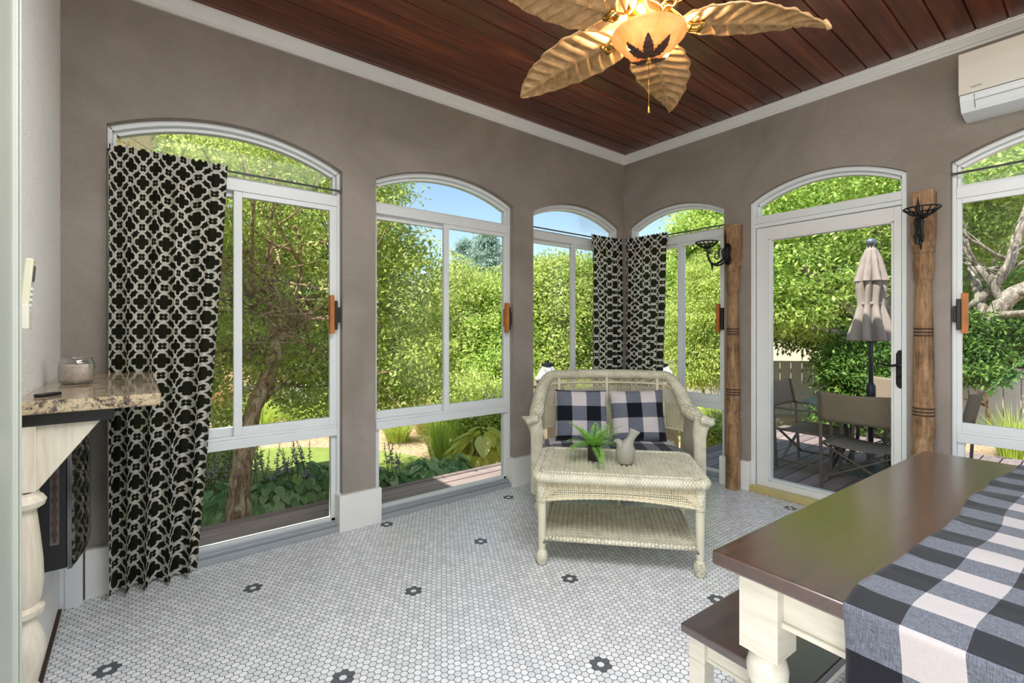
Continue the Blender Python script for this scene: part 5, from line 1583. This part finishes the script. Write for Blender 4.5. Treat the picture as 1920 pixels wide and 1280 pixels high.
# backdrop trees and hedge, left to right
simple_tree('garden_tree', 'dense green tree far behind the flaky trunk tree', 420, 12.5, 1.6, [(300,300,12,2),(420,260,12,2),(340,480,12,1.9),(470,440,12.5,2),(420,600,12,1.7),(330,640,12,1.6),(500,640,13,1.4),(540,300,13,2)], 6500, .15, 'leaf_tree', 21, cl=.3)
simple_tree('garden_tree', 'broad green tree behind the pier between the two left windows', 640, 13.5, 1.6, [(600,420,13,1.9),(680,540,13.5,1.2),(620,600,13,1.6),(710,640,13.5,1.3),(540,520,13,1.6),(780,670,13.5,1.0),(660,720,13,1.2)], 6500, .15, 'leaf_dark', 22, cl=.3)
HB = [('tall bright green hedge shrub right of the middle window mullion', 860, 11.5, [(835,600,11.5,1.1),(870,560,11.5,1.1),(850,680,11,1.1),(905,600,11.5,1.0)], 'leaf_bright'),
      ('tall bright green hedge shrub at the right jamb of the middle window', 945, 11, [(920,650,11,1.0),(960,580,11.3,1.1),(945,700,10.5,.9),(980,640,11,1.0)], 'leaf_broad'),
      ('tall bright green hedge shrub left of the corner curtains', 1045, 11, [(1010,560,11.2,1.1),(1050,525,11.3,.75),(1060,600,11,1.1),(1020,680,10.6,1.0),(1080,560,11.2,.8)], 'leaf_bright'),
      ('rounded green hedge shrub directly behind the left corner curtain', 1125, 11.5, [(1110,560,11.5,1.0),(1140,590,11.5,1.0),(1120,670,11,1.1),(1105,530,11.6,.7)], 'leaf_broad'),
      ('bright green hedge shrub behind the right corner curtain', 1210, 11, [(1180,570,11.3,1.1),(1230,600,11,1.2),(1210,680,10.5,1.0),(1250,560,11,.9),(1245,500,11.2,.7)], 'leaf_bright')]
for i, (lab, px, f, bl, mt) in enumerate(HB):
    simple_tree('hedge_shrub', lab, px, f, 1.2, bl, 13000, .075, mt, 40 + i, cat='shrub', group='tall hedge shrubs beyond the lawn', cl=.15, flat=.55, aspect=.6, per=30)
def spruce(label, px, f, ytop, seed, w=1.3):
    base = at(px, f, GZ); root = empty('blue_spruce', base); tag(root, label, 'tree'); H = 1.25 - (ytop - 618)/892*f - GZ
    b = MB(); b.tube([(0,0,0), (0,0,H*.97)], [.12, .02], 8); b.build('trunk', MT['bark'], root)
    bl = []
    for k in range(16):
        t = k/15; r = w*(1 - t)**.8 + .12; bl.append((base.x, base.y, GZ + .4 + (H - .4)*t, r, r, .22))
    rng = np.random.default_rng(seed)
    add_foliage(root, bl, 2600, .11, MT['leaf_spruce'], seed, flat=.25, cl=.12, aspect=.25, droop=.6, name='needles')
spruce('blue green spruce rising behind the hedge in the middle window', 912, 16, 440, 61, 1.7)
spruce('smaller blue spruce tip behind the hedge left of the mullion', 872, 17, 462, 62, 1.2)
simple_tree('garden_tree', 'yellow green tree top above the right corner window', 1330, 9.5, 2.2, [(1335,410,9.5,.6),(1380,370,9.5,.8),(1312,445,9.3,.4),(1365,480,9.3,.8),(1300,515,9.6,.6),(1400,420,9.3,.9),(1340,560,9.2,.9),(1400,560,9,1.0)], 6000, .085, 'leaf_broad', 70, cl=.18)
simple_tree('cedar_shrub', 'feathery green cedar shrub seen through the right corner window', 1322, 7.4, .9, [(1310,600,7.4,.5),(1345,560,7.4,.5),(1320,680,7.3,.5),(1345,650,7.4,.45),(1285,640,7.6,.4),(1330,520,7.5,.4),(1305,700,7.4,.2)], 6000, .055, 'leaf_tree', 71, cat='shrub', group=None, cl=.10, aspect=.3, droop=.8)
# big grey limbed tree right of the door
def tree_right():
    base = at(1712, 8.2, GZ); root = empty('grey_limbed_tree', base); tag(root, 'large tree with bare grey limbs seen through the door and right window', 'tree', 'trees around the garden')
    b = MB(); rng = random.Random(8)
    def limb(pts, r0, r1, twigs=4):
        Q = smooth_path([at(px, f, py=py) - base for px, py, f in pts], 7); m = len(Q)
        b.tube(Q, [r0 + (r1 - r0)*i/(m-1) + .004*math.sin(i*2.1) for i in range(m)], 10)
        for k in range(twigs):
            q = Q[rng.randint(m//3, m-1)]; grow(b, q, Vector((rng.uniform(-1,1), rng.uniform(-1,1), rng.uniform(-.2,1))).normalized(), .9, r1*.6, 1, rng, .5, 3)
    limb([(1712, 790, 8.2), (1722, 740, 8.1), (1745, 700, 8.0)], .20, .17, 0)
    limb([(1745, 700, 8.0), (1800, 665, 7.6), (1850, 610, 7.3), (1895, 555, 7.1), (1960, 530, 7.0)], .16, .10)
    limb([(1850, 610, 7.3), (1838, 560, 7.4), (1815, 480, 7.6), (1800, 400, 7.8)], .08, .04)
    limb([(1770, 690, 7.8), (1800, 600, 7.7), (1850, 550, 7.3), (1895, 490, 7.2), (1915, 420, 7.2), (1950, 330, 7.2)], .08, .05)
    limb([(1850, 550, 7.3), (1885, 500, 7.1), (1900, 440, 7.1)], .04, .02)
    limb([(1722, 740, 8.1), (1670, 680, 8.0), (1640, 640, 7.8), (1600, 590, 7.6), (1550, 540, 7.5), (1500, 500, 7.6)], .13, .05)
    limb([(1670, 680, 8.0), (1665, 600, 8.0), (1650, 500, 8.0), (1640, 400, 8.0)], .10, .05)
    limb([(1640, 640, 7.8), (1560, 620, 7.6), (1500, 610, 7.6), (1450, 600, 7.6)], .05, .02)
    b.build('trunk', MT['bark_grey'], root, smooth='all')
    L = [(1450,480,7.6,.8),(1440,380,7.8,.9),(1500,330,8,.9),(1540,430,7.8,.8),(1490,560,7.6,.65),(1570,520,7.8,.6),(1590,330,8.2,.9),(1640,430,8.2,.7),(1660,340,8.3,.8),(1440,580,7.9,.6),(1545,600,8.0,.45),
         (1740,350,8,.9),(1700,470,8.4,.7),(1820,330,7.9,.8),(1860,400,8,.7),(1900,340,7.9,.8),(1830,450,8.2,.5),(1930,430,8.2,.6),(1860,300,7.8,.8),(1960,560,8.4,.7),(1990,400,8,.9),(1650,560,8.6,.6),(1860,520,8.8,.6),(1920,620,8.6,.6),(1840,620,8.6,.5)]
    add_foliage(root, blobs_px(L, 8, .8), 3000, .082, MT['leaf_broad'], 81, flat=.35, cl=.17, aspect=.5)
tree_right()
simple_tree('garden_tree', 'dark green tree filling the gap behind the grey limbed tree', 1600, 12.5, 1.8, [(1450,420,12.5,1.6),(1560,380,12.5,1.8),(1680,420,12.5,1.8),(1800,420,12.5,1.8),(1920,440,12.5,1.9),(1480,580,12.5,1.3),(1600,600,12.5,1.5),(1740,600,12.5,1.6),(1880,600,12.5,1.7),(2000,560,12.5,1.8),(1380,560,12.5,1.2),(1650,280,12.5,1.6),(1850,280,12.5,1.6)], 6500, .14, 'leaf_dark', 82, cl=.3)
simple_tree('garden_shrub', 'dark glossy shrub behind the patio table', 1600, 7.3, .5, [(1590,680,7.4,.40),(1635,660,7.5,.5),(1600,720,7.2,.40),(1650,720,7.3,.45),(1690,660,7.6,.5),(1640,770,7.2,.35),(1585,780,7.2,.3)], 4200, .07, 'leaf_dark', 83, cat='shrub', group=None, cl=.12)
simple_tree('garden_shrub', 'dark green shrub over the white fence in the right window', 1860, 7.2, .5, [(1830,655,7.3,.3),(1880,630,7.4,.4),(1935,650,7.4,.4),(1820,620,7.5,.4),(1835,700,7.1,.14),(1900,590,7.7,.45)], 4200, .07, 'leaf_dark', 84, cat='shrub', group=None, cl=.12)

# leaf rosettes, grass clumps, flower spikes
def hosta(label, x, y, r, h, mat, seed, size=.17, n=46, name='hosta', cat='plant', group='hostas along the walkway'):
    root = empty(name, (x, y, GZ)); tag(root, label, cat, group); rng = random.Random(seed); b = MB()
    for k in range(n):
        az = rng.uniform(0, 2*PI); rr = r * math.sqrt(rng.uniform(.05, 1)); z = h * (1 - (rr/r)**2*.75) * rng.uniform(.75, 1.1) + .05
        d = Vector((math.cos(az), math.sin(az), 0)); sd = Vector((-d.y, d.x, 0)); s = size * rng.uniform(.7, 1.2); tilt = rng.uniform(-.2, .5) + rr/r*.5
        o = d*rr + Vector((0,0,z))
        ax = (d*math.cos(tilt) - Vector((0,0,1))*math.sin(tilt)).normalized(); up = sd.cross(ax)
        if up.z < 0: up = -up
        def lf(u, v):
            t = 2*v - 1; w = .36 * math.sin(PI*min(1, u*.92 + .08))**.7 * (1.15 - .4*u)
            return tuple(o + ax*(s*(u - .3)) + sd*(s*w*t) + up*(s*(.10*abs(t) - .28*u*u + .012*math.sin(abs(t)*18))))
        b.grid(lf, 7, 8)
    b.build('leaf_mound', MT[mat], root, smooth='all')
    return root
def spikes(root, n, r, h, mat, seed, z0=.2):
    rng = random.Random(seed)
    for k in range(n):
        b = MB(); st = MB()
        a = rng.uniform(0, 6.28); rr = r*math.sqrt(rng.random()); x, y = rr*math.cos(a), rr*math.sin(a); lean = Vector((rng.uniform(-.3,.3), rng.uniform(-.3,.3), 1)).normalized(); L = h*rng.uniform(.8,1.25)
        p0 = Vector((x, y, z0)); st.tube([p0, p0 + lean*L*.6, p0 + lean*L], [.004,.003,.002], 5)
        for j in range(34):
            q = p0 + lean*L*(.5 + .5*j/34); d = Vector((rng.uniform(-1,1), rng.uniform(-1,1), rng.uniform(-.4,.3))).normalized(); s = .036*(1.2 - j/40)
            sd = d.cross(lean).normalized()
            b.add([q, q + d*s*.5 + sd*s*.35, q + d*s, q + d*s*.5 - sd*s*.35], [(0,1,2,3)])
        so = st.build('flower_stalk', MT['stem'], root); b.build('flower', MT[mat], so)
def grass(label, x, y, r, h, mat, seed, n=420, name='grass_clump', z=GZ, group='grass clumps at the lawn edge', w=.012):
    root = empty(name, (x, y, z)); tag(root, label, 'plant', group); rng = np.random.default_rng(seed)
    a = rng.uniform(0, 2*np.pi, n); rr = r*.35*np.sqrt(rng.random(n)); lean = rng.uniform(.1, 1.0, n); L = h*rng.uniform(.7, 1.25, n); out = r*lean
    ca, sa = np.cos(a), np.sin(a); V = []; Q = []
    seg = 4
    for i in range(n):
        base = np.array([ca[i]*rr[i], sa[i]*rr[i], 0]); tv = np.array([-sa[i], ca[i], 0])
        o = len(V)
        for k in range(seg + 1):
            t = k/seg; p = base + np.array([ca[i], sa[i], 0])*out[i]*t**1.6 + np.array([0,0,1])*L[i]*(t*1.3 - .55*lean[i]*t*t); ww = w*(1 - t*.9)
            V += [p - tv*ww/2, p + tv*ww/2]
        for k in range(seg): Q.append((o+2*k, o+2*k+1, o+2*k+3, o+2*k+2))
    fast_mesh('blades', np.array(V), np.array(Q), MT[mat], root); return root
hl = [('variegated hosta low at the walkway edge left of the tree trunk', 392, 4.35, .34, .20, 'leaf_hosta', 1), ('small hosta just left of the flaky tree trunk base', 425, 4.15, .22, .2, 'leaf_hosta', 2),
      ('blue green hosta mound just right of the flaky tree trunk', 500, 4.35, .34, .24, 'leaf_hosta', 3), ('large hosta mound in the middle of the leftmost low pane', 560, 4.65, .40, .30, 'leaf_hosta', 4),
      ('blue green hosta at the right edge of the leftmost low pane', 625, 4.75, .34, .26, 'leaf_hosta', 5), ('dark hosta hidden partly by the pier between the windows', 690, 4.65, .34, .26, 'leaf_hosta', 6),
      ('hosta at the left of the middle low pane', 735, 4.6, .30, .22, 'leaf_hosta', 7), ('big leaved blue hosta in the centre of the middle low pane', 798, 4.85, .34, .28, 'leaf_hosta', 8), ('blue hosta left of the yellow hosta', 850, 5.05, .30, .26, 'leaf_hosta', 9)]
for lab, px, f, r, h, mt, sd in hl:
    p = at(px, f); o = hosta(lab, p.x, p.y, r, h, mt, sd, size=.115 if sd != 8 else .16, n=130)
    if sd in (3, 4): spikes(o, 10, .25, .34, 'flower_dark', sd)
    if sd == 4: spikes(o, 4, .22, .12, 'flower', 31)
    if sd in (7,): spikes(o, 6, .2, .38, 'flower_dark', sd)
p = at(905, 5.45); hosta('bright yellow hosta near the right end of the middle low pane', p.x, p.y, .38, .50, 'leaf_hosta_gold', 14, size=.26, n=48)
p = at(960, 5.6); hosta('yellow green hosta hidden behind the second pier', p.x, p.y, .34, .40, 'leaf_hosta_gold', 15, size=.2, n=40)
gl = [('yellow green grass clump in the middle low pane beyond the lawn', 832, 6.3, .55, .55, 'leaf_grass', 1), ('green daylily clump at the left of the middle low pane', 745, 7.2, .5, .45, 'leaf_grass', 2), ('daylily clump at the right of the leftmost low pane', 628, 7.7, .5, .5, 'leaf_grass', 3),
      ('bright daylily clump right of the trunk beyond the lawn', 492, 7.4, .5, .55, 'leaf_grass', 4), ('daylily clump in the middle of the leftmost low pane', 560, 7.7, .5, .42, 'leaf_grass', 5), ('tan plumed grass seen left of the tree trunk', 405, 9.0, .7, 1.1, 'leaf_tan', 6),
      ('tan ornamental grass behind the green daylilies', 720, 8.6, .6, .6, 'leaf_tan', 7), ('yellow grass clump behind the corner of the deck', 1335, 6.3, .5, .55, 'leaf_grass', 8), ('grass clump beyond the deck behind the loveseat', 1215, 7.8, .5, .6, 'leaf_grass', 9), ('tan grass behind the pier near the lawn', 800, 7.8, .5, .5, 'leaf_tan', 10),
      ('pale grass tuft by the fence in the right window', 1905, 6.2, .5, .5, 'leaf_grass', 12)]
for lab, px, f, r, h, mt, sd in gl:
    p = at(px, f); grass(lab, p.x, p.y, r, h, mt, sd)
simple_tree('flowering_shrub', 'green shrub with pale flowers at upper right of the middle low pane', 890, 6.6, .3, [(870,800,6.6,.34),(915,790,6.7,.4),(940,830,6.6,.34),(860,770,6.9,.35),(900,750,7.0,.4),(950,770,6.8,.4),(990,790,6.8,.45)], 3200, .06, 'leaf_tree', 90, cat='shrub', group=None, cl=.1)
o = bpy.data.objects['flowering_shrub']; spikes(o, 14, .5, .3, 'flower', 91, z0=.55)
simple_tree('garden_shrub', 'low bright shrub left of the trunk under the windows', 395, 5.0, .2, [(385,850,5.0,.3),(420,870,4.9,.22),(375,890,4.9,.22),(410,835,5.2,.25)], 2600, .06, 'leaf_tree', 92, cat='shrub', group=None, cl=.08)
p = at(388, 4.55); root = empty('astilbe', (p.x, p.y, GZ)); tag(root, 'pale flower plumes left of the trunk', 'plant'); spikes(root, 16, .2, .45, 'flower', 93, z0=.05)
for i, (lab, px, f, w) in enumerate([('leafy low shrub along the far lawn edge left', 470, 9.5, 1), ('leafy low shrub along the far lawn edge middle', 600, 10, 1), ('low shrub under the hedge in the middle window', 860, 8.6, 1), ('low shrub under the hedge behind the loveseat', 1060, 9.0, 1)]):
    simple_tree('garden_shrub', lab, px, f, .3, [(px-30,740 if i > 1 else 800,f,.55),(px+25,745 if i > 1 else 805,f,.55),(px,780,f-.4,.45),(px+60,760 if i > 1 else 800,f,.5)], 2600, .08, 'leaf_bright' if i != 1 else 'leaf_tree', 95 + i, cat='shrub', group='low shrubs under the hedge', cl=.14)
simple_tree('garden_shrub', 'yellow green shrub at the deck edge right of the loveseat', 1340, 6.0, .2, [(1330,800,6.0,.25),(1350,820,5.9,.25),(1310,790,6.2,.25)], 2600, .06, 'leaf_bright', 101, cat='shrub', group=None, cl=.08)

# fence, shed, lantern pillars
def fence(a, c, label, ztop=.62):
    root = empty('picket_fence', (a.x, a.y, GZ)); tag(root, label, 'fence', 'white garden fences')
    d = (c - a); d.z = 0; L = d.length; d.normalize(); ang = math.atan2(d.y, d.x); root.rotation_euler = (0,0,ang); H = ztop - GZ
    b = MB(); x = 0; k = 0
    while x < L: b.box(x + .006, x + .19, -.01, .01, .05, H); x += .2
    b.build('boards', MT['fence'], root)
    b = MB(); b.box(0, L, .01, .05, .2, .28); b.box(0, L, .01, .05, H - .2, H - .12); b.box(0, L, -.02, .03, H, H + .03); b.build('rail', MT['fence'], root)
    for i in range(int(L/2) + 1):
        b = MB(); b.box(i*2 - .05, i*2 + .05, -.03, .07, 0, H + .06); b.build('fence_post', MT['fence'], root)
fence(at(1132, 9.4), at(1440, 9.2), 'white board fence behind the loveseat and corner window')
fence(at(1442, 9.2), at(1720, 8.9), 'white board fence behind the patio chairs')
fence(at(1725, 7.9), at(2060, 6.9), 'white board fence in the right window')
def shed():
    p = at(553, 9.6); root = empty('garden_shed', (p.x, p.y, GZ), FWD - PI/2 - R(14)); root.scale = (.42, .42, .5); tag(root, 'small white garden shed behind the leftmost window', 'shed')
    b = MB(); b.box(-.8, .8, 0, 1.4, 0, 1.35); b.build('walls', MT['shed'], root)
    b = MB(); b.prism([(-.95, 1.35), (.95, 1.35), (0, 1.8)], -.1, 1.5, Matrix(((1,0,0,0),(0,0,1,0),(0,1,0,0),(0,0,0,1)))); b.build('roof', MT['shed_roof'], root)
    for sx in (-1, 1): b = MB(); b.box(sx*.03, sx*.55, -.03, 0, .05, 1.25); b.build('door', MT['fence'], root, bevel=.01)
shed()
def pillar(label, px, f, py):
    p = at(px, f, py=py); root = empty('lantern_pillar', (p.x, p.y, GZ)); root.scale = (.8, .8, 1); tag(root, label, 'lantern pillar', 'lantern pillars at the path'); H = p.z - GZ
    b = MB(); b.box(-.19, .19, -.19, .19, 0, H - .26); b.box(-.22, .22, -.22, .22, H - .26, H - .20); b.build('stone_pier', MT['stone'], root, bevel=.01)
    b = MB(); b.lathe([(.26, H - .19), (.27, H - .17), (.13, H - .02), (.10, H - .01)], n=4, a0=0, a1=2*PI); b.build('lantern_roof', MT['fence'], root)
    b = MB(); b.lathe([(.11, H - .01), (.10, H + .015), (.03, H + .03), (.02, H + .06), (.0, H + .07)], n=12); b.build('lantern_cap', MT['dark_iron'], root)
pillar('white capped lantern pillar left of the loveseat back', 1027, 6.0, 684); pillar('white capped lantern pillar right of the loveseat back', 1240, 6.0, 684)
# trailing branch outside the right window
def vine():
    root = empty('trailing_vine', at(1925, 4.6, py=600)); tag(root, 'trailing leafy vine hanging outside the right window', 'plant'); base = Vector(root.location)
    rng = random.Random(4); b = MB(); V = MB()
    for pts in ([(1990, 600), (1940, 650), (1900, 690), (1850, 735)], [(1990, 620), (1950, 680), (1905, 700), (1890, 725)], [(1990, 480), (1940, 490), (1905, 510)], [(1990, 640), (1930, 670), (1885, 705), (1862, 728)]):
        Q = smooth_path([at(px, 4.6, py=py) - base for px, py in pts], 8); b.tube(Q, .004, 5)
        for q in Q:
            for k in range(2):
                d = Vector((rng.uniform(-1,1), rng.uniform(-1,1), rng.uniform(-1,.3))).normalized(); sd = d.cross(Vector((rng.uniform(-1,1), rng.uniform(-1,1), 1))).normalized(); s = rng.uniform(.04, .075)
                V.add([q, q + d*s*.4 + sd*s*.35, q + d*s, q + d*s*.4 - sd*s*.35], [(0,1,2,3)])
    b.build('stem', MT['stem'], root); V.build('leaf', MT['leaf_vine'], root)
vine()
